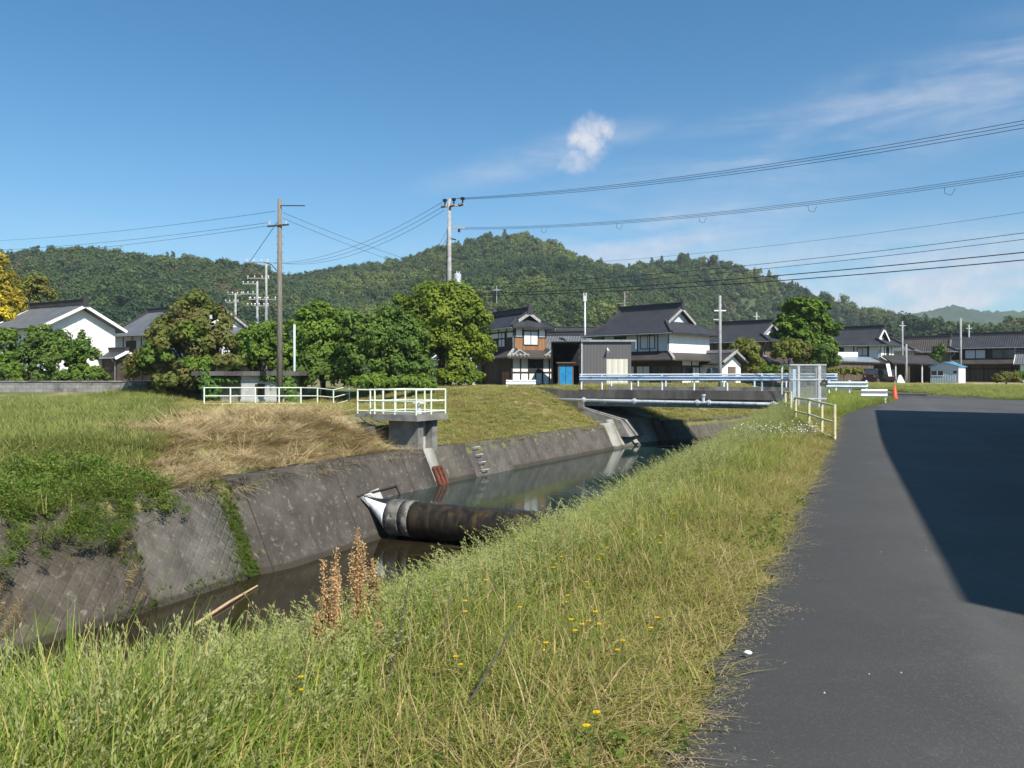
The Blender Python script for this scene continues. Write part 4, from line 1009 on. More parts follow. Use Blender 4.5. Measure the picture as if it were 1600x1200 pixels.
# ------------------------------------------------------------------ houses
def fpt(face, L, Wd, u, o, z):
    """point on a house face: u along it, o outwards"""
    if face == 'F': return (u, -Wd / 2 - o, z)
    if face == 'B': return (-u, Wd / 2 + o, z)
    if face == 'R': return (L / 2 + o, u, z)
    return (-L / 2 - o, -u, z)
def fbox(mb, face, L, Wd, u0, u1, z0, z1, o0, o1, m=0):
    p = [fpt(face, L, Wd, *q) for q in ((u0, o0, z0), (u1, o0, z0), (u1, o1, z0), (u0, o1, z0))]; q = [(a[0], a[1], z1) for a in p]
    mb.hexa(p, q, m)
def hip_gable(root, L, Wd, ze, ov, pitch, g, m, kind='irimoya', trim='plaster', th=.16, ridge_h=.42, name='roof', orn=True, barge='ridge_pale'):
    """tiled roof: 'irimoya' = hipped skirt with a small gable above, 'gable', 'hip'"""
    xe, ye = L / 2 + ov, Wd / 2 + ov; mb = MB(); zr = ze + ye * pitch
    if kind == 'gable': g = 0
    if kind == 'hip': g = ye
    xg, yg, zg = xe - g, ye - g, ze + g * pitch
    xr = xg + (.35 if kind == 'irimoya' else 0)
    sag = .1
    for s in (-1, 1):
        def P(x, y, z): return (s * x, s * y, z)
        ym, zm = ye * .55, ze + ye * .45 * pitch - sag
        if kind == 'gable':
            mb.slab([P(-xe, -ye, ze), P(xe, -ye, ze), P(xe, -ym, zm), P(-xe, -ym, zm)], th); mb.slab([P(-xe, -ym, zm), P(xe, -ym, zm), P(xe, 0, zr), P(-xe, 0, zr)], th)
        else:
            mb.slab([P(-xe, -ye, ze), P(xe, -ye, ze), P(xg, -yg, zg), P(-xg, -yg, zg)], th)
            if kind == 'irimoya': mb.slab([P(-xr, -yg, zg), P(xr, -yg, zg), P(xr, 0, zr), P(-xr, 0, zr)], th)
            mb.slab([P(xe, -ye, ze), P(xe, ye, ze), P(xg, yg, zg), P(xg, -yg, zg)], th)
    rf = mb.build(name, m, root)
    rb = MB(); xx = xr if kind != 'hip' else max(xe - ye, .3)
    rb.box(-xx, xx, -.16, .16, zr - .06, zr + ridge_h); rb.box(-xx - .05, xx + .05, -.24, .24, zr + ridge_h, zr + ridge_h + .07)
    if orn:
        for s in (-1, 1):
            rb.hexa([(s * (xx + .02) - .1, -.3, zr - .15), (s * (xx + .02) + .1, -.3, zr - .15), (s * (xx + .02) + .1, .3, zr - .15), (s * (xx + .02) - .1, .3, zr - .15)],
                    [(s * (xx + .06) - .1, -.16, zr + ridge_h + .32), (s * (xx + .06) + .1, -.16, zr + ridge_h + .32), (s * (xx + .06) + .1, .16, zr + ridge_h + .32), (s * (xx + .06) - .1, .16, zr + ridge_h + .32)])
    if kind != 'gable':
        for sx in (-1, 1):
            for sy in (-1, 1):
                rb.bar((sx * xe, sy * ye, ze + .06), (sx * xg, sy * yg, zg + .1), .26, .24)
                if kind == 'irimoya':
                    rb.bar((sx * (xr - .12), sy * yg * 1.0, zg + .1), (sx * (xr - .12), sy * .1, zr + .06), .22, .2)
    rb.build('ridge_cap', M['ridge'], rf)
    gt = MB()
    for s in (-1, 1): gt.tube([(-xe + .05, s * (ye + .05), ze - .09), (xe - .05, s * (ye + .05), ze - .11)], .055, 6)
    gt.tube([(xe - .45, -ye - .05, ze - .1), (xe - .45, -ye + .02, ze - .35), (L / 2 - .1, -Wd / 2 - .1, ze - ov * .6 - .3), (L / 2 - .1, -Wd / 2 - .1, max(.2, ze - 2.6))], .04, 6)
    gt.build('gutter', M['steel'], rf)
    if kind != 'hip':
        for s in (-1, 1):                       # gable ends, set back under the verge
            xa = s * ((xg - .25) if kind == 'irimoya' else L / 2 - .055); yb = yg - .25 if kind == 'irimoya' else Wd / 2; zb = zg - .05 if kind == 'irimoya' else ze + ov * pitch - .3
            zt = zb + yb * pitch - .04
            lo = [(xa - .06, -yb, zb), (xa + .06, -yb, zb), (xa + .06, yb, zb), (xa - .06, yb, zb)]
            gm = MB(); gm.hexa([(xa - .06, -yb, zb), (xa - .06, yb, zb), (xa - .06, 0, zt)], [(xa + .06, -yb, zb), (xa + .06, yb, zb), (xa + .06, 0, zt)]); gm.build('gable_wall', M[trim], rf)
            bm_ = MB(); xb = s * (xr if kind == 'irimoya' else xe); ya = yg if kind == 'irimoya' else ye; za = (zg if kind == 'irimoya' else ze) - .12
            for t in (-1, 1): bm_.bar((xb, t * ya, za - .02), (xb, 0, zr - .14), .07, .26)
            bm_.build('barge_board', M[barge] if kind == 'irimoya' else M['plaster'], rf)
    return rf
def pent_roof(root, L, Wd, z_in, z_out, dep, sides, m):
    """lean-to roof ring round the ground floor; sides is a string of F R B L"""
    mb = MB(); a, b = L / 2, Wd / 2; A, B = a + dep, b + dep; rb = MB()
    ins = {'F': ((-a, -b), (a, -b), (A, -B), (-A, -B)), 'R': ((a, -b), (a, b), (A, B), (A, -B)), 'B': ((a, b), (-a, b), (-A, B), (A, B)), 'L': ((-a, b), (-a, -b), (-A, -B), (-A, B))}
    for s in sides:
        p = ins[s]; q = [(p[3][0], p[3][1], z_out), (p[2][0], p[2][1], z_out), (p[1][0], p[1][1], z_in), (p[0][0], p[0][1], z_in)]
        mb.slab(q, .13)
    for sx, sy, need in ((-1, -1, 'FL'), (1, -1, 'FR'), (1, 1, 'RB'), (-1, 1, 'BL')):
        if any(c in sides for c in need): rb.bar((sx * A, sy * B, z_out + .06), (sx * a, sy * b, z_in + .08), .24, .22)
    rf = mb.build('lower_roof', m, root); rb.build('ridge_cap', M['ridge_pale'], rf)
    return rf
def window(root, face, L, Wd, u, z0, w, h, pane='curtain', frame='timber', panes=2):
    mb = MB(); t = .07
    for a in ((u - w / 2 - t, u + w / 2 + t, z0 - t, z0), (u - w / 2 - t, u + w / 2 + t, z0 + h, z0 + h + t), (u - w / 2 - t, u - w / 2, z0, z0 + h), (u + w / 2, u + w / 2 + t, z0, z0 + h)): fbox(mb, face, L, Wd, *a, -.05, .09)
    for k in range(1, panes): fbox(mb, face, L, Wd, u - w / 2 + w * k / panes - .03, u - w / 2 + w * k / panes + .03, z0, z0 + h, -.03, .075)
    f = mb.build('window', M[frame], root); mb = MB(); fbox(mb, face, L, Wd, u - w / 2, u + w / 2, z0, z0 + h, -.02, .05); mb.build('pane', M[pane], f)
def panel(root, name, face, L, Wd, u0, u1, z0, z1, m, o=.025):
    mb = MB(); fbox(mb, face, L, Wd, u0, u1, z0, z1, -.02, o); return mb.build(name, M[m], root)
def posts(root, face, L, Wd, us, z0, z1, beams=(), m='timber', w=.13, o=.055):
    mb = MB()
    for u in us: fbox(mb, face, L, Wd, u - w / 2, u + w / 2, z0, z1, -.02, o)
    for u0, u1, z in beams: fbox(mb, face, L, Wd, u0, u1, z - w / 2, z + w / 2, -.02, o + .004)
    mb.build('timber_frame', M[m], root)
def body(root, L, Wd, z0, z1, m, name='wall'):
    mb = MB(); mb.box(-L / 2, L / 2, -Wd / 2, Wd / 2, z0, z1); return mb.build(name, M[m], root)
def house(name, label, loc, rot, cat='house', group=None): return tag(empty(name, loc, R(rot)), label, cat, group)

def wood_house():
    x, y = ax(829, 76), 76; r = R(-62); L, Wd = 7.6, 3.4
    root = house('timber_house', 'two-storey house with warm wooden plank upper wall beside the big round tree', (x - math.cos(r) * L / 2, y - math.sin(r) * L / 2, .72), -62)
    zb, ze = 2.9, 5.6
    body(root, L, Wd, zb, ze, 'plaster')
    hip_gable(root, L, Wd, ze - .15, .62, .62, 1.15, M['tile'], 'irimoya', 'timber')
    panel(root, 'plank_wall', 'R', L, Wd, -Wd / 2, Wd / 2, zb + .1, 4.5, 'timber_mid', .03)
    posts(root, 'R', L, Wd, (-1.63, -.82, .82, 1.63), 4.5, ze, ((-1.7, -.75, 4.52), (.75, 1.7, 4.52), (-.9, .9, 5.12)))
    window(root, 'R', L, Wd, .0, 3.85, 1.45, 1.22)
    panel(root, 'plank_wall', 'F', L, Wd, -3.8, 3.8, zb + .1, 4.4, 'timber_dark', .03)
    posts(root, 'F', L, Wd, (-3.6, -1.2, .6, 2.2, 3.7), 4.4, ze, ((-3.8, 3.8, 4.45), (-3.8, 3.8, 5.05)))
    window(root, 'F', L, Wd, 1.3, 3.7, 1.3, 1.3)
    # ground floor is larger
    L2, W2 = 8.6, 4.6
    body(root, L2, W2, -.2, 2.75, 'plaster', 'ground_floor_wall')
    pent_roof(root, L, Wd, 3.35, 2.62, 1.35, 'FRB', M['tile_brown'])
    for s in (-1, 1):                                   # little ornamented gables where the lower roof turns the corner
        mb = MB(); yy = s * 1.72; mb.hexa([(4.0, yy - .75, 2.86), (5.0, yy - .75, 2.7), (5.0, yy + .75, 2.7), (4.0, yy + .75, 2.86)], [(3.78, yy - .05, 3.6), (4.75, yy - .05, 3.28), (4.75, yy + .05, 3.28), (3.78, yy + .05, 3.6)]); mb.build('corner_gable', M['ridge'], root)
        mb = MB(); mb.bar((5.03, yy - .8, 2.82), (4.78, yy, 3.32), .12, .12); mb.bar((5.03, yy + .8, 2.82), (4.78, yy, 3.32), .12, .12)
        for k in range(5): mb.tube([(5.12, yy - .8 + .4 * k, 2.74), (4.9, yy - .8 + .4 * k, 2.86)], .11, 6)
        mb.build('ridge_cap', M['ridge_pale'], root)
    posts(root, 'R', L2, W2, (-2.23, -1.35, -.5, 1.0, 1.75, 2.23), -.1, 2.6, ((-2.25, 2.25, 1.25), (-2.25, 2.25, .12)))
    window(root, 'R', L2, W2, .25, 1.32, 1.35, 1.05, 'glass')
    posts(root, 'R', L2, W2, (.25,), .1, 1.22, (), w=.09)
    panel(root, 'plank_wall', 'F', L2, W2, -4.3, 4.3, -.1, 2.6, 'timber_dark', .03)
    mb = MB(); fbox(mb, 'F', L2, W2, 2.6, 4.0, .0, 1.3, .032, .06); mb.build('door', M['timber_mid'], root)
    mb = MB(); mb.tube([(-2.4, -.4, 8.2), (-2.4, -.4, 9.9)], .035, 6); mb.tube([(-2.8, -.4, 9.5), (-1.9, -.4, 9.5)], .02, 6)
    for k in range(5): mb.tube([(-2.8 + .2 * k, -.75, 9.5), (-2.8 + .2 * k, -.05, 9.5)], .014, 4)
    mb.build('aerial', M['galv'], root)
    return root
wood_house()
def plaster_outhouse():
    d = 80.; root = house('outhouse', 'low white plaster outhouse with dark timber posts half hidden by the big round tree', (ax(722, d), d, .75), -30); L, Wd = 3.6, 3
    body(root, L, Wd, -.2, 2.6, 'plaster_grey'); posts(root, 'F', L, Wd, (-1.7, -.5, .7, 1.7), 0, 2.6, ((-1.8, 1.8, 1.2), (-1.8, 1.8, 2.5)))
    hip_gable(root, L, Wd, 2.55, .5, .5, 0, M['tile'], 'gable', 'plaster_grey', orn=False)
plaster_outhouse()

def blue_shed():
    d = 66.; x0, x1 = ax(872, d), ax(896, d); z = gz(x0, d) - .05; root = house('tool_shed', 'brown framed shed with a pair of bright blue doors beside the wooden house', ((x0 + x1) / 2, d, z), -4, 'shed'); w = x1 - x0
    body(root, w, 1.4, 0, 1.9, 'timber_grey')
    mb = MB(); mb.box(-w / 2 - .12, w / 2 + .16, -.95, .85, 1.9, 1.98); mb.build('roof', M['timber_grey'], root)
    for s in (-1, 1):
        mb = MB(); mb.box(min(s * .02, s * (w / 2 - .12)), max(s * .02, s * (w / 2 - .12)), -.76, -.702, .12, 1.62); dr = mb.build('door', M['blue_sheet'], root)
        mb = MB()
        for k in range(3): q = s * (.12 + k * .16); mb.box(q - .012, q + .012, -.78, -.762, .14, 1.6)
        mb.build('rib', M['blue_sheet'], dr)
    panel(root, 'frame', 'F', w, 1.4, -w / 2, -w / 2 + .14, 0, 1.9, 'timber_grey', .03)
    panel(root, 'frame', 'F', w, 1.4, w / 2 - .12, w / 2, 0, 1.9, 'timber_grey', .03)
blue_shed()
def carport():
    d = 69.; x0, x1 = ax(862, d), ax(909, d); z = gz(x0, d) - .05; root = house('carport', 'deep dark open carport between the blue doors and the grey garage', ((x0 + x1) / 2, d, z), -2, 'carport'); w = (x1 - x0) / 2; H = zz(533, d) - z
    mb = MB(); mb.box(-w, w + .1, 0, 5, H - .14, H); mb.build('roof', M['ridge'], root)
    mb = MB(); mb.box(-w + .1, w, 4.85, 5, 0, H - .144); mb.box(-w + .02, -w + .1, .3, 5, 0, H - .144); mb.build('wall', M['carport_shade'], root)
    mb = MB(); mb.tube([(w - .05, .1, 0), (w - .05, .1, H - .144)], .06, 8); mb.build('post', M['galv'], root)
    mb = MB(); mb.tube([(-w, -.06, H - .06), (w + .1, -.06, H - .06)], .06, 8); mb.build('gutter', M['ridge'], root)
carport()
M['garage_grey'] = None
def siding_mat(name, c, pitch=.12):
    m, t, b = base_mat(name); tc = t.add('ShaderNodeTexCoord').outputs['Object']; p = t.add('ShaderNodeSeparateXYZ'); t.link(tc, p.inputs[0])
    s = t.math('SINE', t.math('MULTIPLY', t.math('ADD', p.outputs[0], p.outputs[1]), 2 * math.pi / pitch))
    col = t.mix(t.ramp(s, -1, -.6, .5, 0), c, tuple(x * .5 for x in c)); col = t.mix(t.math('MULTIPLY', t.ramp(t.noise(tc, 1.2, 5), .4, .7), .3), col, tuple(x * .75 for x in c))
    t.link(col, b.inputs['Base Color']); b.inputs['Roughness'].default_value = .55
    bp = t.add('ShaderNodeBump'); bp.inputs['Strength'].default_value = .5; bp.inputs['Distance'].default_value = .02; t.link(s, bp.inputs['Height']); t.link(bp.outputs[0], b.inputs['Normal'])
    return m
M['garage_grey'] = siding_mat('garage_grey', (.13, .122, .126)); M['siding_pale'] = siding_mat('siding_pale', (.42, .5, .56), .18)
M['shutter'] = siding_mat('shutter_slats', (.64, .61, .52), .5)
def garage():
    d = 67.; x0, x1 = ax(912, d), ax(988, d); z = gz(x0, d) - .1; root = house('garage', 'plain dark grey metal clad garage with a cream roller shutter', ((x0 + x1) / 2, d + 2.6, z), -2, 'garage'); w = x1 - x0; H = zz(534, d) - z
    body(root, w, 5, 0, H, 'garage_grey')
    mb = MB(); mb.box(-w / 2 - .12, w / 2 + .35, -2.68, 2.6, H, H + .16); mb.tube([(w / 2 + .36, -2.6, H + .1), (w / 2 + .36, -2.6, H - .6)], .06, 8); mb.build('roof', M['steel'], root)
    a, b = ax(949.5, d) - (x0 + x1) / 2, ax(982.5, d) - (x0 + x1) / 2; zt = zz(561, d) - z
    panel(root, 'shutter', 'F', w, 5, a, b, .02, zt, 'shutter', .03)
    panel(root, 'corner_post', 'F', w, 5, -w / 2 - .1, -w / 2 + .0, 0, H, 'galv', .06)
    mb = MB(); xx = ax(951, d) - (x0 + x1) / 2; zc = zz(549, d) - z; mb.tube([(xx, -2.5, zc + .25), (xx, -2.75, zc + .15)], .05, 8); mb.tube([(xx, -2.7, zc + .14), (xx + .05, -2.9, zc - .02)], [.06, .13], 8); mb.build('lamp', M['paint_white'], root)
garage()
def big_house():
    root = house('farm_house', 'large two-storey house with wide black tiled roof and sunlit white end wall', (14.85, 87.3, .7), -45); L, Wd = 9.9, 7.5; zb, ze = 3.2, 5.4
    body(root, L, Wd, zb - .6, ze, 'plaster')
    hip_gable(root, L, Wd, ze - .12, .85, .6, 2.1, M['tile'], 'irimoya', 'plaster_grey', th=.18, ridge_h=.5)
    panel(root, 'upper_panel', 'F', L, Wd, -L / 2, L / 2, zb, ze, 'plaster_grey', .02)  # front plaster toned bluish grey: the eave shade is put into its colour
    posts(root, 'F', L, Wd, (-4.85, -3.3, -1.9, -.4, 1.1, 2.6, 3.6, 4.88), zb, ze, ((-4.9, 4.9, ze - .12),), w=.11)
    for u, w in ((-3.95, 1.1), (-1.15, 1.25), (2.35, 1.7)): window(root, 'F', L, Wd, u, 3.75, w, 1.25, 'glass' if u < 2 else 'curtain')
    panel(root, 'lower_band', 'F', L, Wd, -L / 2, L / 2, zb - .3, zb + .25, 'timber_dark', .035)
    L2, W2 = 11.0, 8.6
    body(root, L2, W2, -.2, 2.8, 'plaster', 'ground_floor_wall')
    pent_roof(root, L, Wd, 3.3, 2.55, 1.7, 'FRL', M['tile_brown'])
    panel(root, 'lower_panel', 'F', L2, W2, -L2 / 2, L2 / 2, -.1, 2.5, 'timber_dark', .02)
    for u, pn in ((-3.4, 'glass'), (-1.6, 'glass'), (.3, 'curtain'), (2.2, 'curtain'), (4.1, 'glass')): window(root, 'F', L2, W2, u, .15, 1.55, 1.75, pn)
    panel(root, 'plank_wall', 'R', L2, W2, -4.3, -2.4, 0, 2.5, 'timber_dark', .02)
    posts(root, 'R', L2, W2, (-4.2, -2.4, -.6, .9, 2.6, 4.2), -.1, 2.6, ((-4.3, 4.3, 1.95),), w=.12)
    window(root, 'R', L2, W2, -1.5, .6, 1.5, 1.2, 'glass'); window(root, 'R', L2, W2, .15, .7, 1.2, 1.1, 'curtain')
    # entrance wing with its own little gable
    px, py = L / 2 + 2.0, 2.9
    mb = MB(); mb.box(px - 2.2, px + .9, py - 1.5, py + 2.2, -.2, 2.2); mb.build('porch_wall', M['plaster'], root)
    mb = MB(); zq = 3.35
    for s in (-1, 1): mb.slab([(px - 2.3, py + .35 + s * 2.5, 2.2), (px + 1.5, py + .35 + s * 2.5, 2.2), (px + 1.5, py + .35, zq), (px - 2.3, py + .35, zq)] if s < 0 else [(px + 1.5, py + .35 + s * 2.5, 2.2), (px - 2.3, py + .35 + s * 2.5, 2.2), (px - 2.3, py + .35, zq), (px + 1.5, py + .35, zq)], .14)
    pr = mb.build('porch_roof', M['tile'], root)
    mb = MB(); mb.box(px - 2.3, px + 1.55, py + .2, py + .5, zq, zq + .3)
    for s in (-1, 1): mb.bar((px + 1.42, py + .35 + s * 2.5, 2.3), (px + 1.42, py + .35, zq + .1), .2, .2)
    mb.build('ridge_cap', M['ridge_pale'], pr)
    mb = MB(); mb.hexa([(px + .8, py - 1.4, 2.2), (px + .8, py + 2.1, 2.2), (px + .8, py + .35, 3.1)], [(px + .93, py - 1.4, 2.2), (px + .93, py + 2.1, 2.2), (px + .93, py + .35, 3.1)]); mb.build('gable_wall', M['plaster'], pr)
    mb = MB(); mb.box(px + .9, px + .96, py - .4, py + 1.1, 0, 1.9); mb.build('door', M['timber_grey'], root)
    mb = MB(); mb.tube([(-3.4, 0, 8.3), (-3.4, 0, 10.2)], .035, 6); mb.tube([(-4.6, 0, 9.0), (-3.0, 0, 9.0)], .025, 6); mb.build('aerial', M['galv'], root)
big_house()

def jp_house(name, label, loc, rot, L, Wd, ze, lower=None, kind='irimoya', roof='tile', wall='plaster', pitch=.55, g=1.5, ov=.75, wins=(), lowm='tile_brown', group='village houses', low_wall='timber_grey', trim='plaster', low_dep=1.4, wing='FRL', barge='ridge_pale'):
    root = house(name, label, loc, rot, group=group)
    body(root, L, Wd, -.3 if not lower else lower - .4, ze, wall)
    hip_gable(root, L, Wd, ze - .12, ov, pitch, g, M[roof], kind, trim, barge=barge)
    if lower:
        L2, W2 = L + 1.2, Wd + 1.2; body(root, L2, W2, -.3, lower - .35, low_wall, 'ground_floor_wall'); pent_roof(root, L, Wd, lower + .15, lower - .55, low_dep, wing, M[lowm])
        posts(root, 'F', L2, W2, np.arange(-L2 / 2 + .1, L2 / 2, 1.8), 0, lower - .4, ((-L2 / 2, L2 / 2, 1.9),))
    posts(root, 'F', L, Wd, np.arange(-L / 2 + .07, L / 2, 1.82), (lower or 0) + .1, ze, ((-L / 2, L / 2, ze - .15),), w=.12)
    posts(root, 'R', L, Wd, np.arange(-Wd / 2 + .07, Wd / 2, 1.82), (lower or 0) + .1, ze, (), w=.12)
    for f, u, z, w, h, pn in wins: window(root, f, L, Wd, u, z, w, h, pn)
    return root
# the plaster storehouse on the far left
def kura():
    r = R(-30); L, Wd = 7.2, 6.9; gx, gy = ax(126, 75), 75
    root = house('storehouse', 'bright white plastered storehouse with a grey tiled gable roof and plank skirting', (gx - math.cos(r) * L / 2, gy - math.sin(r) * L / 2, .5), -30)
    body(root, L, Wd, -.3, 5.6, 'plaster'); hip_gable(root, L, Wd, 5.5, .75, .52, 0, M['tile_grey'], 'gable', 'plaster', th=.22, ridge_h=.45)
    panel(root, 'plank_skirting', 'R', L, Wd, -Wd / 2, Wd / 2, -.2, 1.5, 'timber_grey', .06); panel(root, 'plank_skirting', 'F', L, Wd, -L / 2, L / 2, -.2, 1.5, 'timber_grey', .06)
    window(root, 'F', L, Wd, -1.0, 3.5, 1.1, 1.0, 'glass', 'plaster_grey')
    d = 77; root = house('gate_roof', 'little tiled lean-to gate roof against the white storehouse', (ax(183, d), d, .5), -30, 'gate')
    body(root, 2.2, 1.6, -.2, 2.9, 'timber_dark'); hip_gable(root, 2.2, 1.6, 2.9, .45, .5, 0, M['tile'], 'gable', 'timber', orn=False, ridge_h=.25)
kura()
jp_house('village_house', 'house with a broad grey tiled roof behind the white storehouse and the tall shrubs', (ax(288, 97), 97, .5), -33, 15, 8.5, 6.0, 3.2, 'irimoya', 'tile_grey', 'plaster_grey', .6, 1.6, 1.0, [('F', -4, 4, 1.8, 1.2, 'glass'), ('F', 1, 4, 1.8, 1.2, 'glass')])
jp_house('village_house', 'low grey tiled roof showing between the storehouse and the broad grey roof', (ax(178, 110), 110, .5), -10, 9, 6, 6.0, None, 'gable', 'tile', 'plaster_grey', .45, ov=.6)
jp_house('village_house', 'light grey roofed house squeezed between the wooden house and the big black roof', (ax(888, 92), 92, .8), -12, 5.6, 6, 3.6, None, 'gable', 'tile_grey', 'plaster_grey', .5, ov=.9)
jp_house('village_house', 'small dark gabled roof behind the light grey roof and the pole with boxes', (ax(898, 112), 112, .8), 15, 6.5, 6, 5.2, None, 'irimoya', 'tile', 'plaster_grey', .55, 1.2)
jp_house('village_house', 'dark hip roofed house with cream shutters behind the slim concrete pole', (ax(1163, 104), 104, .8), -40, 8.5, 7.5, 5.2, 3.0, 'irimoya', 'tile', 'timber_grey', .5, 1.8, 1.0, [('R', 1, 3.4, 1.4, 1.5, 'curtain'), ('F', 0, 3.4, 2, 1.2, 'glass')])
jp_house('village_house', 'dark roof half covered by the layered pruned tree', (ax(1213, 118), 118, .8), -20, 9, 7, 5.4, 3.0, 'hip', 'tile', 'plaster_grey', .5, 1.8, .9)
jp_house('village_house', 'long dark tiled house with a white trimmed gable right of the layered pruned tree', (ax(1332, 110), 110, .8), -38, 8.8, 7, 5.0, 3.0, 'irimoya', 'tile', 'plaster', .52, 1.5, .8, [('F', -1.2, 3.5, 2.0, 1.0, 'glass'), ('F', 2.2, 3.5, 1.2, 1.0, 'curtain'), ('R', 0, 3.5, 1.0, 1.1, 'glass')], barge='plaster')
jp_house('village_house', 'grey hip roofed house tucked behind the white trimmed gable', (ax(1392, 122), 122, .8), -35, 6, 6.5, 4.7, None, 'hip', 'tile_grey', 'plaster_grey', .5, 1.2, .8)
jp_house('village_house', 'brownish dark house with a low spreading roof left of the white hut', (ax(1447, 124), 124, .8), -30, 7, 6.5, 4.6, 2.7, 'irimoya', 'tile_brown', 'timber_grey', .48, 1.4, .9, [('R', 0, 3.1, 1.5, 1.0, 'curtain')])
jp_house('long_house', 'long two-storey dark house with an unbroken tiled roof behind the white hut', (ax(1540, 124), 124, .8), -36, 13, 7, 5.2, 3.2, 'irimoya', 'tile', 'timber_dark', .45, 1.2, .8, [('F', -4.2, 3.5, 2.2, 1.2, 'glass'), ('F', -1, 3.5, 2.6, 1.2, 'curtain'), ('F', 3, 3.5, 3.5, 1.2, 'glass')], low_wall='timber_grey', low_dep=2.6)
jp_house('village_house', 'low grey roofed wing at the end of the long dark house', (ax(1628, 112), 112, .8), -36, 5, 5, 2.7, None, 'gable', 'tile_grey', 'plaster', .45, ov=.6)
def open_shed():
    d = 97.; x0, x1 = ax(1300, d), ax(1358, d); root = house('open_shed', 'lean-to with a pale corrugated roof in front of the white trimmed gable house', ((x0 + x1) / 2, d, .78), -6, 'shed', None); w = (x1 - x0)
    mb = MB(); mb.slab([(-w / 2, -1.6, 2.7), (w / 2 + .6, -1.6, 2.55), (w / 2 + .6, 1.8, 3.15), (-w / 2, 1.8, 3.3)], .08); mb.build('roof', M['steel'], root)
    body(root, w, 2.6, -.2, 2.4, 'timber_grey')
    mb = MB(); mb.box(-w / 2, w / 2 - 1, 1.2, 1.3, 3.15, 3.75); mb.build('fascia', M['paint_white'], root)
    d = 103.; x0, x1 = ax(1392, d), ax(1452, d); root = house('open_shed', 'wide open fronted shed with a long low roof beside the dark vehicle', ((x0 + x1) / 2, d, .78), -8, 'shed', None); w = x1 - x0
    mb = MB(); mb.slab([(-w / 2 - .4, -2.2, 2.5), (w / 2 + .4, -2.2, 2.4), (w / 2 + .4, 2.2, 3.5), (-w / 2 - .4, 2.2, 3.6)], .14); mb.build('roof', M['tile_brown'], root)
    mb = MB(); mb.box(-w / 2, w / 2, 1.9, 2.05, -.2, 2.6); mb.box(w / 2 - .15, w / 2, -1.9, 1.9, -.2, 2.3); mb.build('wall', M['timber_grey'], root)
    for k in range(4):
        mb = MB(); xx = -w / 2 + .1 + k * (w - .2) / 3; mb.box(xx - .07, xx + .07, -2.0, -1.86, -.2, 2.3); mb.build('post', M['timber_grey'] if k % 2 else M['plaster_grey'], root)
open_shed()
def blue_hut():
    d = 95.; x0, x1 = ax(1469.5, d), ax(1510, d); z = gz(x0, d) - .05; w = x1 - x0
    root = house('prefab_hut', 'small pale prefab hut with a blue gabled metal roof and a sunlit white side', ((x0 + x1) / 2 + .2, d + 1.6, z), -44, 'hut'); W_, D_ = w, 2.6; H = 2.0
    mb = MB(); mb.hexa([(-W_ / 2, -D_ / 2, 0), (W_ / 2, -D_ / 2, 0), (W_ / 2, -D_ / 2, H), (0, -D_ / 2, H + .52), (-W_ / 2, -D_ / 2, H)], [(-W_ / 2, D_ / 2, 0), (W_ / 2, D_ / 2, 0), (W_ / 2, D_ / 2, H), (0, D_ / 2, H + .52), (-W_ / 2, D_ / 2, H)])
    mb.build('wall', M['siding_pale'], root)
    mb = MB(); mb.box(W_ / 2 - .02, W_ / 2 + .03, -D_ / 2 - .03, D_ / 2 + .03, 0, H); mb.build('side_wall', M['paint_white'], root)
    mb = MB()
    for s in (-1, 1):
        q = [(0, -D_ / 2 - .2, H + .6), (0, D_ / 2 + .2, H + .6), (s * (W_ / 2 + .2), D_ / 2 + .2, H + .03), (s * (W_ / 2 + .2), -D_ / 2 - .2, H + .03)]
        mb.slab(q if s < 0 else list(reversed(q)), .07)
    mb.build('roof', M['roof_blue'], root)
    mb = MB(); fbox(mb, 'F', W_, D_, -1.4, -.15, .98, 1.5, -.02, .03); mb.build('window', M['glass'], root)
    mb = MB(); fbox(mb, 'F', W_, D_, W_ / 2 - .55, W_ / 2 - .15, 1.2, 1.5, -.02, .03); mb.build('window', M['glass'], root)
    mb = MB(); fbox(mb, 'F', W_, D_, -1.46, -.09, .92, .978, -.02, .05); fbox(mb, 'F', W_, D_, -.8, -.75, .98, 1.5, -.02, .045); mb.build('window_frame', M['paint_white'], root)
blue_hut()

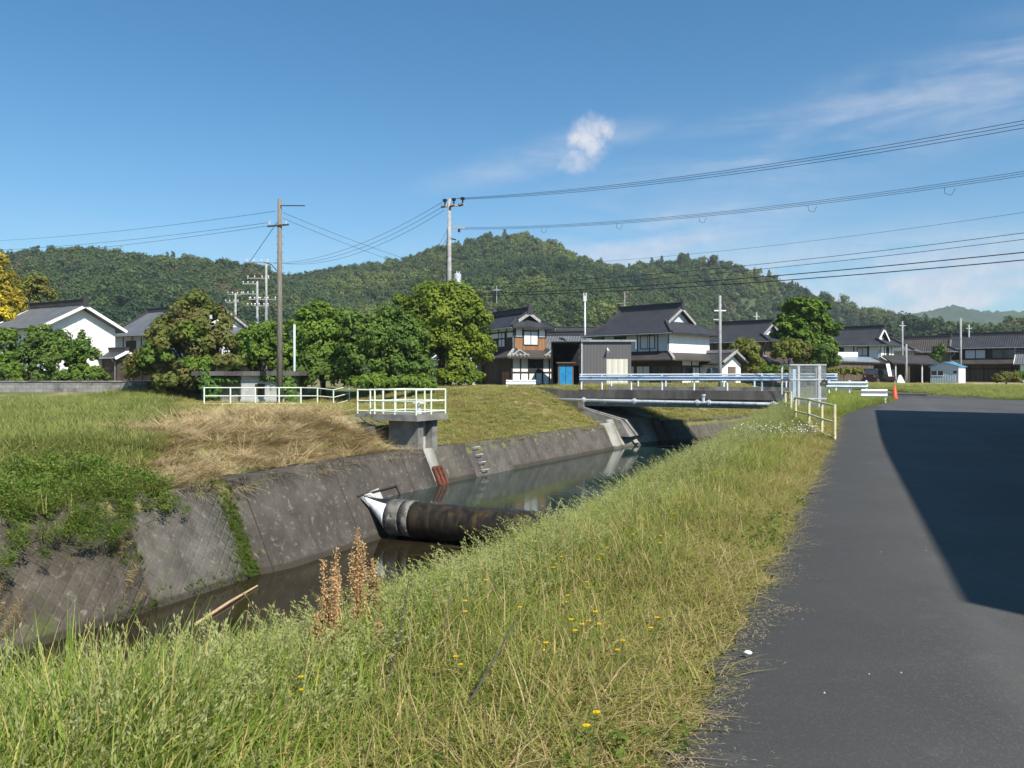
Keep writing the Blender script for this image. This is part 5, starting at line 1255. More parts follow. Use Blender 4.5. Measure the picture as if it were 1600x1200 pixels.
# the block retaining wall under the shrubs
def block_mat():
    m, t, b = base_mat('block_wall'); p = t.add('ShaderNodeTexCoord').outputs['Object']; v = t.mapping(p, rot=(R(90), 0, 0))
    br = t.add('ShaderNodeTexBrick'); br.inputs['Scale'].default_value = 1; br.inputs['Brick Width'].default_value = .6; br.inputs['Row Height'].default_value = .3; br.inputs['Mortar Size'].default_value = .012
    br.inputs['Color1'].default_value = (.2, .19, .18, 1); br.inputs['Color2'].default_value = (.27, .26, .25, 1); br.inputs['Mortar'].default_value = (.12, .115, .11, 1); t.link(v, br.inputs['Vector'])
    c = t.mix(t.math('MULTIPLY', t.ramp(t.noise(p, .8, 6, .7), .45, .7), .85), br.outputs['Color'], (.06, .052, .046))
    t.link(c, b.inputs['Base Color']); b.inputs['Roughness'].default_value = .95
    return m
def retaining():
    M['block_wall'] = block_mat(); d = 60.
    for lb, xa, xb, h, y in (('weathered grey block retaining wall under the overhanging shrubs', -130, 226, zz(597, d) - gz(ax(60, d), d) + .05, d), ('lower plain concrete wall piece between the shrubs and the hut', 250, 316, 1.15, 60.)):
        x0, x1 = ax(xa, y), ax(xb, y); z = gz((x0 + x1) / 2, y) - .35; root = tag(empty('retaining_wall', (x0, y, z)), lb, 'wall')
        mb = MB(); mb.box(0, x1 - x0, 0, .3, 0, h + .3); mb.build('block_face', M['block_wall'], root)
        mb = MB(); mb.box(-.03, x1 - x0 + .03, -.06, .36, h + .3, h + .4); mb.build('coping', M['concrete'], root)
    # the raised garden it holds
    mb = MB(); x0, x1 = ax(-130, d), ax(222, d); mb.box(x0, x1, d + .3, d + 9, -.4, 1.25); g = mb.build('terrace', M['soil_dark'], None); tag(g, kind='structure')
M['soil_dark'] = mat('soil_dark', (.05, .045, .025), (.09, .08, .04), 2, 1, .5)
retaining()

# the tall block of flats beside the path, just outside the picture: its shadow falls across the asphalt
def shade_building():
    Lh = Vector((SX, SY, 0)) / math.tan(SUN_EL)
    h = 7.4; a = Vector((3.14, 5.70, 0)) + Lh * h; b = Vector((13.6, 31.0, 0)) + Lh * (h - .05)
    d = (b - a); LL = d.length; d.normalize(); n = Vector((d.y, -d.x, 0)); ang = math.atan2(d.y, d.x)
    root = tag(empty('hall_building', a + n * 5 + d * LL / 2, ang), 'tall plain grey hall beside the path whose shadow lies on the asphalt', 'building')
    root.location.z = 0; L, Wd = LL, 10
    body(root, L, Wd, -.3, h - .3, 'plaster_grey')
    mb = MB(); mb.box(-L / 2, L / 2, -Wd / 2 + 0, Wd / 2, h - .296, h); mb.build('roof', M['steel'], root)
    for k in range(6):
        for z in (.9, 4.2): window(root, 'B', L, Wd, -L / 2 + 2.5 + k * (L - 5) / 5, z, 1.8, 1.4, 'glass', 'steel')
    mb = MB(); fbox(mb, 'R', L, Wd, -2, 2, 0, 3, -.02, .04); mb.build('door', M['steel'], root)
shade_building()

# ------------------------------------------------------------------ vehicles, cone, bits
def car(label, loc, rot, Lc, Wc, H, m, boxy=True, name='parked_car', group='parked vehicles'):
    root = tag(empty(name, loc, R(rot)), label, 'car', group); h0, hb = .28, H * .55
    mb = MB(); w = Wc / 2
    lo = [(-Lc / 2, -w, h0), (Lc / 2, -w, h0), (Lc / 2, w, h0), (-Lc / 2, w, h0)]; mid = [(-Lc / 2, -w, hb), (Lc / 2 - .05, -w, hb - .05), (Lc / 2 - .05, w, hb - .05), (-Lc / 2, w, hb)]
    mb.hexa(lo, mid); f = .95 if boxy else .7; q = Lc / 2
    top = [(-q + .1, -w * .88, H), (q - 1.25, -w * .88, H), (q - 1.25, w * .88, H), (-q + .1, w * .88, H)]
    mb.hexa([(-q + .02, -w * .97, hb + .002), (q - .9, -w * .97, hb + .002), (q - .9, w * .97, hb + .002), (-q + .02, w * .97, hb + .002)], top); bd = mb.build('body', m, root)
    bv = bd.modifiers.new('bevel', 'BEVEL'); bv.width = .05; bv.segments = 2
    for s in (-1, 1):
        mb = MB(); mb.hexa([(-q + .35, s * w * .97 - .02, hb + .08), (q - 1.15, s * w * .97 - .02, hb + .08), (q - 1.15, s * w * .97 + .02, hb + .08), (-q + .35, s * w * .97 + .02, hb + .08)], [(-q + .4, s * w * .895 - .02, H - .12), (q - 1.4, s * w * .895 - .02, H - .12), (q - 1.4, s * w * .895 + .02, H - .12), (-q + .4, s * w * .895 + .02, H - .12)]); mb.build('side_window', M['glass'], root)
        for x in (-q + .75, q - .75):
            mb = MB(); mb.tube([(x, s * (w - .2), .32), (x, s * (w + .02), .32)], .32, 14); o = mb.build('wheel', M['tyre'], root)
            mb = MB(); mb.tube([(x, s * (w + .021), .32), (x, s * (w + .03), .32)], .18, 12); mb.build('rim', M['galv'], o)
        mb = MB(); mb.box(-q - .02, -q + .03, s * (w - .25) - .08, s * (w - .25) + .08, .75, .92); mb.build('tail_light', M['orange'], root)
    mb = MB(); mb.hexa([(-q - .0, -w * .8, hb + .08), (-q + .03, -w * .8, hb + .08), (-q + .03, w * .8, hb + .08), (-q, w * .8, hb + .08)], [(-q + .06, -w * .72, H - .12), (-q + .1, -w * .72, H - .12), (-q + .1, w * .72, H - .12), (-q + .06, w * .72, H - .12)]); mb.build('rear_window', M['glass'], root)
    mb = MB(); mb.box(-q - .08, -q, -w, w, .3, .5); mb.build('bumper', M['tyre'], root)
    return root
car('black boxy off-road car parked before the white trimmed gable house', (ax(1361, 94), 94, .78), 62, 3.4, 1.5, 1.7, M['car_dark'])
car('dark blue small truck cab by the entrance of the big black roofed house', (ax(1113, 84), 84, .75), 100, 2.2, 1.4, 1.65, M['car_blue'])
car('dark car in the shade behind the boxy off-road car', (ax(1384, 99), 99, .78), 75, 3.6, 1.6, 1.65, M['car_dark'])
def cone():
    d = 40.; x = ax(1398, d); root = tag(empty('traffic_cone', (x, d, gz(x, d) + .02)), 'orange traffic cone at the corner of the asphalt and the verge', 'cone')
    mb = MB(); mb.box(-.19, .19, -.19, .19, 0, .04); mb.build('base', M['orange'], root)
    mb = MB(); mb.tube([(0, 0, .04), (0, 0, .1), (0, 0, .7)], [.15, .14, .045], 14); mb.build('body', M['orange'], root, True)
    mb = MB(); mb.tube([(0, 0, .7), (0, 0, .95)], .018, 6); mb.build('stake', M['straw_stick'], root)
cone()
mb = MB(); d = 96; mb.hexa([(-.22, -.03, 0), (.22, -.03, 0), (.22, .03, 0), (-.22, .03, 0)], [(-.42, .2, 1.5), (.02, .2, 1.5), (.02, .26, 1.5), (-.42, .26, 1.5)])
o = mb.build('leaning_board', M['plaster']); o.location = (ax(1391, d), d, 1.6); tag(o, 'pale board leaning upright above the dark vehicles', 'board')
mb = MB(); mb.hexa([(-.5, -.3, 0), (.5, -.3, 0), (.5, .3, 0), (-.5, .3, 0)], [(-.12, -.1, .95), (.1, -.1, .95), (.1, .1, .95), (-.12, .1, .95)]); o = mb.build('white_sack', M['paint_white']); o.location = (ax(1406, 95), 95, .8); tag(o, 'small white sheeted heap on the yard beside the grey post', 'sack')
mb = MB(); mb.tube([(0, 0, 0), (1.0, 1.6, .02), (2.35, 4.0, .04)], [.035, .03, .022], 7); a = at(309, 963, 19.3); o = mb.build('bamboo_stick', M['straw_stick']); o.location = (ax(306, 19.2), 19.2, ZL + .05); tag(o, 'pale bamboo stick lying in the shallow brown water', 'stick')
o.location = (ax(306, 18.6), 18.6, ZL + .04)
b_ = at(402, 917, 22.0); mb = MB(); d_ = Vector((ax(402, 22), 22, 0)) - Vector((ax(306, 18.6), 18.6, 0)); bpy.data.objects.remove(o)
mb.tube([(0, 0, 0), tuple(d_ * .5 + Vector((0, 0, .03))), tuple(d_)], [.04, .035, .024], 7); o = mb.build('bamboo_stick', M['straw_stick']); o.location = (ax(306, 18.6), 18.6, ZL + .03); tag(o, 'pale bamboo stick lying in the shallow brown water', 'stick')
d = EYE * F / (1028 - HZ); mb = MB(); mb.tube([(0, 0, 0), (0, 0, .006), (0, 0, .012)], [.021, .023, .014], 16); o = mb.build('bottle_cap', M['litter']); o.location = (ax(1169, d), d, .027); tag(o, 'small white plastic lid lying on the asphalt near the grass edge', 'litter')
for k, (px, py) in enumerate(((1358, 1061), (1408, 1059), (1288, 1091), (1376, 867), (1447, 865), (1268, 805))):
    d = EYE * F / (py - HZ); mb = MB(); s = random.uniform(.003, .006)
    mb.hexa([(-s, -s * .7, 0), (s * .9, -s, 0), (s, s * .8, 0), (-s * .6, s, 0)], [(-s * .5, -s * .4, s), (s * .5, -s * .4, s * .7), (s * .5, s * .4, s), (-s * .4, s * .5, s * .8)]); o = mb.build('pebble', M['concrete_pale']); o.location = (ax(px, d), d, .026); tag(o, 'tiny pale pebble lying loose on the dark asphalt', 'pebble', 'pale pebbles on the asphalt')
# ------------------------------------------------------------------ trees and shrubs
LG = leaf_mat('leaf_lime', [(.17, .235, .028), (.27, .325, .045), (.11, .175, .028), (.2, .265, .04)], trans=.38)
LD = leaf_mat('leaf_mulberry', [(.073, .138, .032), (.123, .195, .044), (.114, .187, .036), (.180, .253, .051)], trans=.38)
LB = leaf_mat('leaf_fresh', [(.138, .228, .035), (.228, .318, .051), (.097, .171, .029), (.163, .244, .044)], trans=.4)
LR = leaf_mat('leaf_reddish', [(.15, .19, .04), (.2, .23, .06), (.17, .165, .05), (.21, .18, .065)], trans=.4)
LP = leaf_mat('leaf_pine', [(.096, .174, .021), (.164, .253, .031), (.057, .116, .021), (.107, .174, .027)], trans=.15)
LY = leaf_mat('leaf_yellow', [(.388, .310, .035), (.581, .426, .052), (.253, .232, .035), (.388, .310, .052)], trans=.4)
LF = leaf_mat('blossom_yellow', [(.58, .45, .035), (.66, .53, .05), (.46, .4, .035), (.55, .45, .045)], trans=.2)
LO = leaf_mat('leaf_olive', [(.155, .184, .035), (.232, .253, .052), (.174, .155, .043), (.194, .194, .052)], trans=.35)
LI = leaf_mat('leaf_ivy', [(.068, .146, .035), (.116, .214, .049), (.096, .174, .038), (.155, .253, .052)], trans=.2)

def trunk_mesh(mb, h, r, limbs, rng, spread):
    mb.tube([(0, 0, -.3), (.05, .02, h * .3), (0, .05, h * .62)], [r * 1.25, r, r * .7], 9)
    for k in range(limbs):
        a = k * 2.4 + rng.uniform(-.4, .4); z0 = h * rng.uniform(.25, .6); ln = spread * rng.uniform(.5, .95)
        e = (math.cos(a) * ln, math.sin(a) * ln, z0 + h * rng.uniform(.2, .4))
        m_ = (e[0] * .5, e[1] * .5, z0 + (e[2] - z0) * .65); mb.tube([(0, 0, z0), m_, e], [r * .55, r * .38, r * .12], 6)
def tree(name, label, x, y, blobs, n, leaf, m, cat='tree', group=None, r=.16, h=None, limbs=7, z=None, extra=None, **kw):
    z = gz(x, y) if z is None else z
    root = tag(empty(name, (x, y, z)), label, cat, group)
    rng = np.random.default_rng(abs(hash((round(x, 2), round(y, 2)))) % 99991); rng = np.random.default_rng(int(abs(x * 131 + y * 977)) % 99991)
    H = h or max(b[2] + b[5] for b in blobs); sp = max(abs(b[0]) + b[3] for b in blobs)
    mb = MB(); trunk_mesh(mb, H, r, limbs, rng, sp * .8); mb.build('trunk', M['bark'], root, True)
    link('crown', crown_mesh('crown', blobs, n, leaf, m, rng=rng, **kw), root)
    for nm, bl, n2, lf, m2 in (extra or []): link(nm, crown_mesh(nm, bl, n2, lf, m2, rng=rng), root)
    return root
def px_blobs(cx, d, z0, lst):
    """crown lumps from their outline in the picture: (px, py, rx, ry, depth offset, depth radius) at distance d"""
    s = d / F; return [((p[0] - cx) * s, p[4], zz(p[1], d) - z0, p[2] * s, p[5], p[3] * s) for p in lst]
def ptree(name, label, cx, d, lst, n, leaf, m, z=None, **kw):
    x = ax(cx, d); z0 = gz(x, d) if z is None else z
    return tree(name, label, x, d, px_blobs(cx, d, z0, lst), n, leaf, m, z=z0, **kw)
ptree('round_tree', 'big round bright green tree in front of the tall concrete power pole', 690, 60,
      [(690, 500, 52, 50, 0, 2.6), (672, 466, 30, 26, .3, 1.5), (705, 462, 30, 24, 0, 1.5), (735, 505, 32, 40, 0, 2.), (742, 545, 30, 30, -.3, 1.6), (690, 555, 55, 42, -.4, 2.4), (650, 500, 34, 34, .3, 1.7), (625, 470, 14, 12, .4, .8), (720, 470, 26, 26, .2, 1.4), (640, 560, 30, 36, 0, 1.8), (752, 560, 18, 16, 0, 1.)], 30000, .15, LG, r=.22)
ptree('mulberry_tree', 'dark leafy broad tree against the left side of the big round tree', 605, 57,
      [(600, 540, 42, 42, 0, 2.), (640, 530, 30, 34, -.4, 1.6), (570, 560, 36, 36, -.2, 1.8), (610, 500, 34, 22, .2, 1.4), (625, 575, 40, 28, -.5, 1.5), (655, 570, 26, 32, -.6, 1.4), (560, 515, 30, 24, 0, 1.3)], 18000, .16, LD, r=.16)
ptree('leafy_tree', 'fresh green tree between the wooden pole and the dark leafy tree', 505, 60,
      [(500, 545, 40, 44, 0, 2), (530, 510, 32, 26, 0, 1.5), (480, 505, 26, 26, .3, 1.3), (500, 485, 16, 16, .4, .9), (540, 560, 34, 36, -.3, 1.7), (465, 560, 24, 34, 0, 1.4)], 15000, .17, LB, r=.15)
ptree('leafy_tree', 'small bright tree bushing out left of the wooden pole', 405, 60,
      [(405, 548, 40, 40, 0, 2), (430, 530, 22, 26, 0, 1.2), (385, 565, 28, 30, -.4, 1.4), (415, 520, 26, 18, .3, 1.2), (440, 560, 22, 30, 0, 1.1)], 11000, .16, LB, r=.13)
ptree('bushy_tree', 'tall reddish olive bushy tree between the storehouse and the wooden pole', 290, 58,
      [(290, 540, 55, 50, 0, 2.6), (300, 485, 30, 30, .2, 1.5), (330, 510, 36, 32, 0, 1.7), (345, 555, 40, 40, 0, 2), (262, 520, 30, 30, 0, 1.5), (240, 565, 32, 32, -.2, 1.6), (215, 575, 22, 22, 0, 1.1), (300, 590, 50, 26, -.6, 1.7)], 21000, .17, LR, r=.2,
      extra=[('bright_shoots', [(0.9, -1.6, zz(520, 58) - gz(ax(290, 58), 58), 1.1, .8, .9), (-1.6, -1.4, zz(560, 58) - gz(ax(290, 58), 58), 1.3, .8, 1.0), (1.6, -1.6, zz(575, 58) - gz(ax(290, 58), 58), 1.4, .9, .9)], 2600, .16, LB)])
tz = 1.25
ptree('shrub', 'green shrub hiding the lower white wall of the storehouse', 85, 63, [(85, 550, 40, 34, 0, 1.7), (60, 530, 22, 22, 0, 1.1), (110, 565, 30, 22, -.3, 1.2), (45, 560, 26, 26, 0, 1.2), (120, 588, 34, 14, -.6, .9), (60, 585, 40, 16, -.5, 1.)], 12000, .15, LD, cat='shrub', z=tz, r=.08, limbs=5)
ptree('shrub', 'thin dark feathery shrub with upright tips before the white gable wall', 132, 61.6, [(130, 545, 14, 20, 0, .7), (142, 555, 16, 12, 0, .7), (118, 560, 14, 16, 0, .6), (128, 525, 6, 10, 0, .3)], 2600, .12, LP, cat='shrub', z=tz, r=.06, limbs=5)
ptree('shrub', 'low yellow-green shrub spilling over the top of the block wall', 140, 61.2, [(135, 585, 30, 16, 0, .8), (158, 590, 14, 10, 0, .5), (105, 592, 22, 10, 0, .6)], 4200, .14, LB, cat='shrub', z=tz, r=.05, limbs=4)
ptree('shrub', 'yellow-green shrub at the left edge over the block wall', -10, 62, [(0, 570, 34, 30, 0, 1.4), (-30, 550, 40, 44, 0, 2), (20, 590, 26, 14, -.4, .8), (10, 535, 18, 22, 0, 1)], 9000, .16, LB, cat='shrub', z=tz, r=.08, limbs=5)
ptree('yellow_tree', 'tall golden yellow leaved tree at the left edge behind the shrubs', -18, 78, [(-20, 470, 40, 60, 0, 3), (-10, 420, 20, 36, 0, 1.5), (12, 480, 22, 30, 0, 1.6), (0, 520, 36, 36, 0, 2)], 13000, .2, LY, z=.6, r=.2, extra=[('blossom', [(2.0, -1.2, 6.6, 1.2, .8, .9), (1.4, -1.4, 8.2, .8, .6, .8)], 1500, .18, LF)])
ptree('leafy_tree', 'pale green tree with yellow blossom behind the grey tiled storehouse roof', 50, 96, [(55, 455, 30, 26, 0, 2), (35, 470, 24, 30, 0, 2), (60, 490, 26, 22, 0, 2), (40, 520, 30, 40, 0, 2)], 7000, .24, LO, z=.7, r=.2, extra=[('blossom', [(-1.1, -2, zz(485, 96) - .7, 1.2, .8, .9), (-.6, -2, zz(478, 96) - .7, .8, .6, .7)], 1300, .2, LF)])
# low growth behind the platform, ivy on the hut
ptree('bush', 'low leafy bush behind the pale green platform rails', 600, 53, [(585, 598, 30, 14, 0, .8), (625, 600, 30, 12, 0, .8), (660, 598, 26, 12, .2, .7), (560, 600, 18, 10, 0, .6)], 5200, .14, LB, cat='bush', r=.04, limbs=4)
ptree('bush', 'dense dark bush filling the gap under the trees beside the pale blue post', 500, 58, [(470, 592, 26, 18, 0, .9), (505, 588, 28, 22, 0, 1.), (540, 592, 28, 18, 0, .9), (485, 570, 24, 18, .3, 1.), (525, 572, 24, 18, .3, 1.)], 8000, .15, LD, cat='bush', r=.05, limbs=4)
ptree('bush', 'low leafy bush at the foot of the big round tree', 715, 58, [(700, 592, 26, 14, 0, .8), (735, 590, 22, 14, 0, .8), (720, 575, 26, 16, .3, .9)], 4200, .15, LG, cat='bush', r=.04, limbs=4)
def ivy():
    z0 = gz(ax(400, 53), 53); rng = np.random.default_rng(8); s = 55 / F
    def blob(px, py, rx, ry, y, ry_=.35): return ((px - 384) * s, y, zz(py, 55) - z0, rx * s, ry_, ry * s)
    root = tag(empty('ivy', (ax(384, 55), 55, z0)), 'dark green ivy climbing the end walls and hanging under the roof slab of the hut', 'ivy')
    link('foliage', crown_mesh('foliage', [blob(328, 612, 14, 26, .3), blob(322, 600, 10, 18, -.1), blob(448, 602, 10, 24, .2), blob(425, 592, 26, 5, .15, .2), blob(345, 593, 30, 5, .4, .3), blob(455, 625, 10, 18, .0)], 6000, .12, LI, rng=rng), root)
ivy()
ptree('bush', 'yellowish bush leaning over the low wall left of the hut', 285, 58.6, [(275, 602, 26, 12, 0, .8), (300, 598, 16, 12, 0, .6), (250, 606, 18, 10, 0, .6)], 3600, .14, LO, cat='bush', r=.04, limbs=4)
# village planting
def pads():
    d = 92.; cx = 1256; z0 = .8; rng = np.random.default_rng(21); lst = []
    rows = [(472, 20), (484, 32), (497, 40), (511, 44), (525, 44), (539, 40), (553, 32)]
    for py, hw in rows:
        k = 3 if hw < 30 else 5
        for j in range(k):
            px = cx + (j / (k - 1) - .5) * 2 * hw * .8 + rng.uniform(-4, 4) + (py - 510) * .05; lst.append((px, py + rng.uniform(-4, 4), 16 + rng.uniform(-3, 3), 6, rng.uniform(-1.6, 1.4), 1.1))
    lst += [(cx, 497, 30, 28, 0, 1.9), (cx, 535, 38, 26, 0, 2.1), (cx + 4, 515, 40, 26, .3, 2.), (cx + 18, 540, 26, 22, 0, 1.8), (cx - 16, 525, 26, 24, 0, 1.8)]
    P, N = crown_points(px_blobs(cx, d, z0, lst), 60000, rng=rng, flat=.8, sub=.36)
    return P, N + np.array([0, 0, .8]), z0, d, cx
def layered_tree():
    P, N, z0, d, cx = pads(); root = tag(empty('layered_tree', (ax(cx, d), d, z0)), 'dense evergreen pruned into stacked flat layers among the houses', 'tree')
    V, Fq = leaf_quads(P, N, .19); link('crown', npmesh('crown', V, Fq, LP), root)
    mb = MB(); trunk_mesh(mb, 9, .25, 9, np.random.default_rng(4), 2.6); mb.build('trunk', M['bark'], root, True)
layered_tree()
ptree('garden_tree', 'rounded green garden tree right of the slim concrete pole', 1168, 86, [(1168, 555, 24, 22, 0, 1.7), (1150, 548, 12, 12, 0, .9), (1178, 575, 20, 14, 0, 1.2), (1160, 535, 10, 8, 0, .7)], 7000, .15, LO, r=.1, limbs=5)
ptree('garden_tree', 'olive rounded garden tree under the layered evergreen', 1232, 88, [(1230, 548, 22, 16, 0, 1.4), (1218, 555, 12, 12, 0, .9), (1245, 540, 12, 10, 0, .8)], 5200, .15, LO, r=.09, limbs=5)
ptree('garden_tree', 'reddish brown garden tree under the layered evergreen', 1262, 88.5, [(1260, 552, 18, 16, 0, 1.2), (1255, 566, 16, 10, 0, 1.)], 4000, .15, LR, r=.09, limbs=5)
ptree('garden_tree', 'dark green spreading garden tree left of the open shed', 1290, 87, [(1288, 552, 20, 16, 0, 1.3), (1302, 565, 14, 12, 0, 1.), (1280, 568, 14, 9, 0, .9)], 4800, .15, LD, r=.09, limbs=5)
ptree('hedge', 'clipped low green hedge behind the bridge rail', 1208, 80, [(1195 + 9 * k, 578, 8, 7, 0, .6) for k in range(6)], 4200, .12, LB, cat='hedge', r=.03, limbs=3)
ptree('hedge', 'clipped yellow-green hedge beside the open shed', 1318, 84, [(1298 + 9 * k, 581, 8, 6, 0, .6) for k in range(6)], 4200, .12, LO, cat='hedge', r=.03, limbs=3)
ptree('topiary_shrub', 'dark cushion shaped shrub on the verge in front of the long dark house', 1572, 78, [(1562, 592, 14, 8, 0, .8), (1580, 590, 14, 8, 0, .8), (1572, 587, 14, 6, 0, .7), (1590, 595, 8, 5, 0, .5)], 4200, .11, LO, cat='shrub', r=.08, limbs=4)
ptree('garden_tree', 'small green tree between the brownish house and the long dark house', 1468, 112, [(1468, 548, 10, 10, 0, .9), (1462, 560, 10, 10, 0, .9)], 1600, .2, LD, r=.08, limbs=4)
ptree('hedge', 'dark low hedge at the right edge before the long dark house', 1600, 90, [(1590 + 10 * k, 588, 9, 8, 0, .7) for k in range(5)], 3500, .13, LD, cat='hedge', r=.03, limbs=3)

# ------------------------------------------------------------------ grass, weeds, hay
GP = [((.16, .14, .06), .9, .52, .72)]
GR = leaf_mat('grass_tall', [(.170, .264, .038), (.289, .374, .070), (.221, .315, .045), (.357, .408, .102)], dead=(.13, (.612, .493, .191)), trans=.45, inst=True)
GD = leaf_mat('grass_short', [(.204, .264, .051), (.306, .340, .076), (.306, .281, .083), (.442, .374, .128)], dead=(.27, (.56, .42, .22)), trans=.45, inst=True, patch=[((.170, .238, .038), .8, .55, .7)])
GS = leaf_mat('grass_seed', [(.38, .39, .15), (.47, .46, .22), (.31, .35, .11), (.40, .40, .17)], trans=.45, inst=True)
GH = leaf_mat('hay', [(.432, .329, .175), (.557, .443, .257), (.351, .258, .133), (.495, .381, .206)], trans=.15, inst=True, patch=[((.155, .165, .051), .45, .58, .7)])
GM = leaf_mat('grass_mown', [(.261, .304, .062), (.362, .392, .092), (.362, .348, .111), (.478, .420, .160)], dead=(.2, (.478, .362, .160)), trans=.45, inst=True, patch=[((.377, .290, .123), .4, .56, .7)])
GW = leaf_mat('weed_leaf', [(.098, .170, .030), (.178, .258, .043), (.134, .197, .031), (.214, .285, .057)], dead=(.04, (.445, .303, .116)), trans=.45, inst=True)
GB = leaf_mat('grass_bank', [(.203, .261, .055), (.290, .341, .086), (.275, .297, .086), (.377, .377, .123)], dead=(.15, (.478, .392, .173)), trans=.45, inst=True)
rg = np.random.default_rng(17)
def seed_stalks(n, h, rng, wind, rad=.22):
    """thin stalks with a loose pale head, leaning with the wind"""
    out = []
    V, Fq = blades(n, rad, h, .0035, .2, .3, rng, wind=wind); out.append((V, Fq)); tips = V.reshape(n, 8, 3)
    for i in range(n):
        a, b = tips[i, 4:6].mean(0), tips[i, 6:8].mean(0); k = 26; q = rng.uniform(.1, 1.12, (k, 1)); P = a + (b - a) * q + rng.normal(size=(k, 3)) * .014 * (1.2 - q)
        D = (b - a) / np.linalg.norm(b - a); N = unit(k, rng); a_ = D + unit(k, rng) * .5; a_ /= np.linalg.norm(a_, axis=1, keepdims=True)
        w = np.cross(a_, N); w /= np.linalg.norm(w, axis=1, keepdims=True); s = rng.uniform(.007, .0145, (k, 1))
        Q = np.stack([P - a_ * s, P - w * s * .3, P + a_ * s, P + w * s * .3], 1).reshape(-1, 3); out.append((Q, np.arange(4 * k).reshape(k, 4)))
    return join(out)
def weeds(n, rad, h, leaf, rng, stems=7):
    P, N = [], []
    for k in range(stems):
        a = rng.uniform(0, 6.28); r_ = rad * rng.uniform(.2, 1); top = np.array([math.cos(a) * r_, math.sin(a) * r_, h * rng.uniform(.6, 1.1)]); b = top * np.array([.35, .35, 0]); q = rng.uniform(.12, 1, (n // stems, 1))
        P.append(b + (top - b) * q + rng.normal(size=(n // stems, 3)) * np.array([.3, .3, .12]) * rad * .55); N.append(rng.normal(size=(n // stems, 3)) * .6 + np.array([0, 0, 1.]))
    P = np.concatenate(P); P[:, 2] = np.maximum(P[:, 2], .02); return leaf_quads(P, np.concatenate(N), leaf, .5, rng)
ms = lambda nm, gen, m, k: [npmesh(nm, *gen(i), m) for i in range(k)]
C_TALL = source_set('tall_clump', ms('tall_clump', lambda i: join([blades(38, .17, .58, .0075, .22, .45, rg, wind=.12), blades(9, .16, .5, .014, .35, .7, rg, wind=.1)]), GR, 6))
C_SHORT = source_set('short_clump', ms('short_clump', lambda i: join([blades(44, .14, .2, .006, .5, .6, rg), blades(8, .14, .34, .0045, .3, .5, rg), leaf_quads(np.stack([rg.uniform(-.13, .13, 14), rg.uniform(-.13, .13, 14), rg.uniform(.01, .1, 14)], 1), unit(14, rg) * .5 + np.array([0, 0, 1.]), .02, .6, rg)]), GD, 6))
C_SEED = source_set('seed_clump', ms('seed_clump', lambda i: seed_stalks(15, .74, rg, .22), GS, 6))
C_STRAW = source_set('straw_clump', ms('straw_clump', lambda i: join([blades(16, .16, .42, .006, .7, .9, rg), blades(10, .2, .25, .007, 1.6, .6, rg)]), GH, 5))
C_LIT = source_set('straw_bits', [npmesh('straw_bits', *leaf_quads(np.stack([rg.uniform(-.12, .12, 9), rg.uniform(-.12, .12, 9), rg.uniform(.004, .012, 9)], 1), rg.normal(size=(9, 3)) * .06 + np.array([0, 0, 1.]), .017, .09, rg), GH) for _ in range(4)])
C_HAY = source_set('hay_clump', ms('hay_clump', lambda i: blades(130, .42, .34, .009, 1.7, .6, rg), GH, 5))
C_MOWN = source_set('mown_clump', ms('mown_clump', lambda i: join([blades(60, .36, .17, .016, .7, .5, rg), blades(12, .34, .3, .012, .5, .5, rg)]), GM, 5))
C_BANK = source_set('bank_clump', ms('bank_clump', lambda i: blades(60, .3, .55, .014, .35, .55, rg, wind=.1), GB, 5))
C_WEED = source_set('weed_clump', ms('weed_clump', lambda i: join([weeds(250, .4, .62, .036, rg), blades(22, .4, .75, .01, .35, .55, rg)]), GW, 5))
C_LOW = source_set('low_weed', ms('low_weed', lambda i: weeds(60, .14, .2, .022, rg, 5), GW, 4))

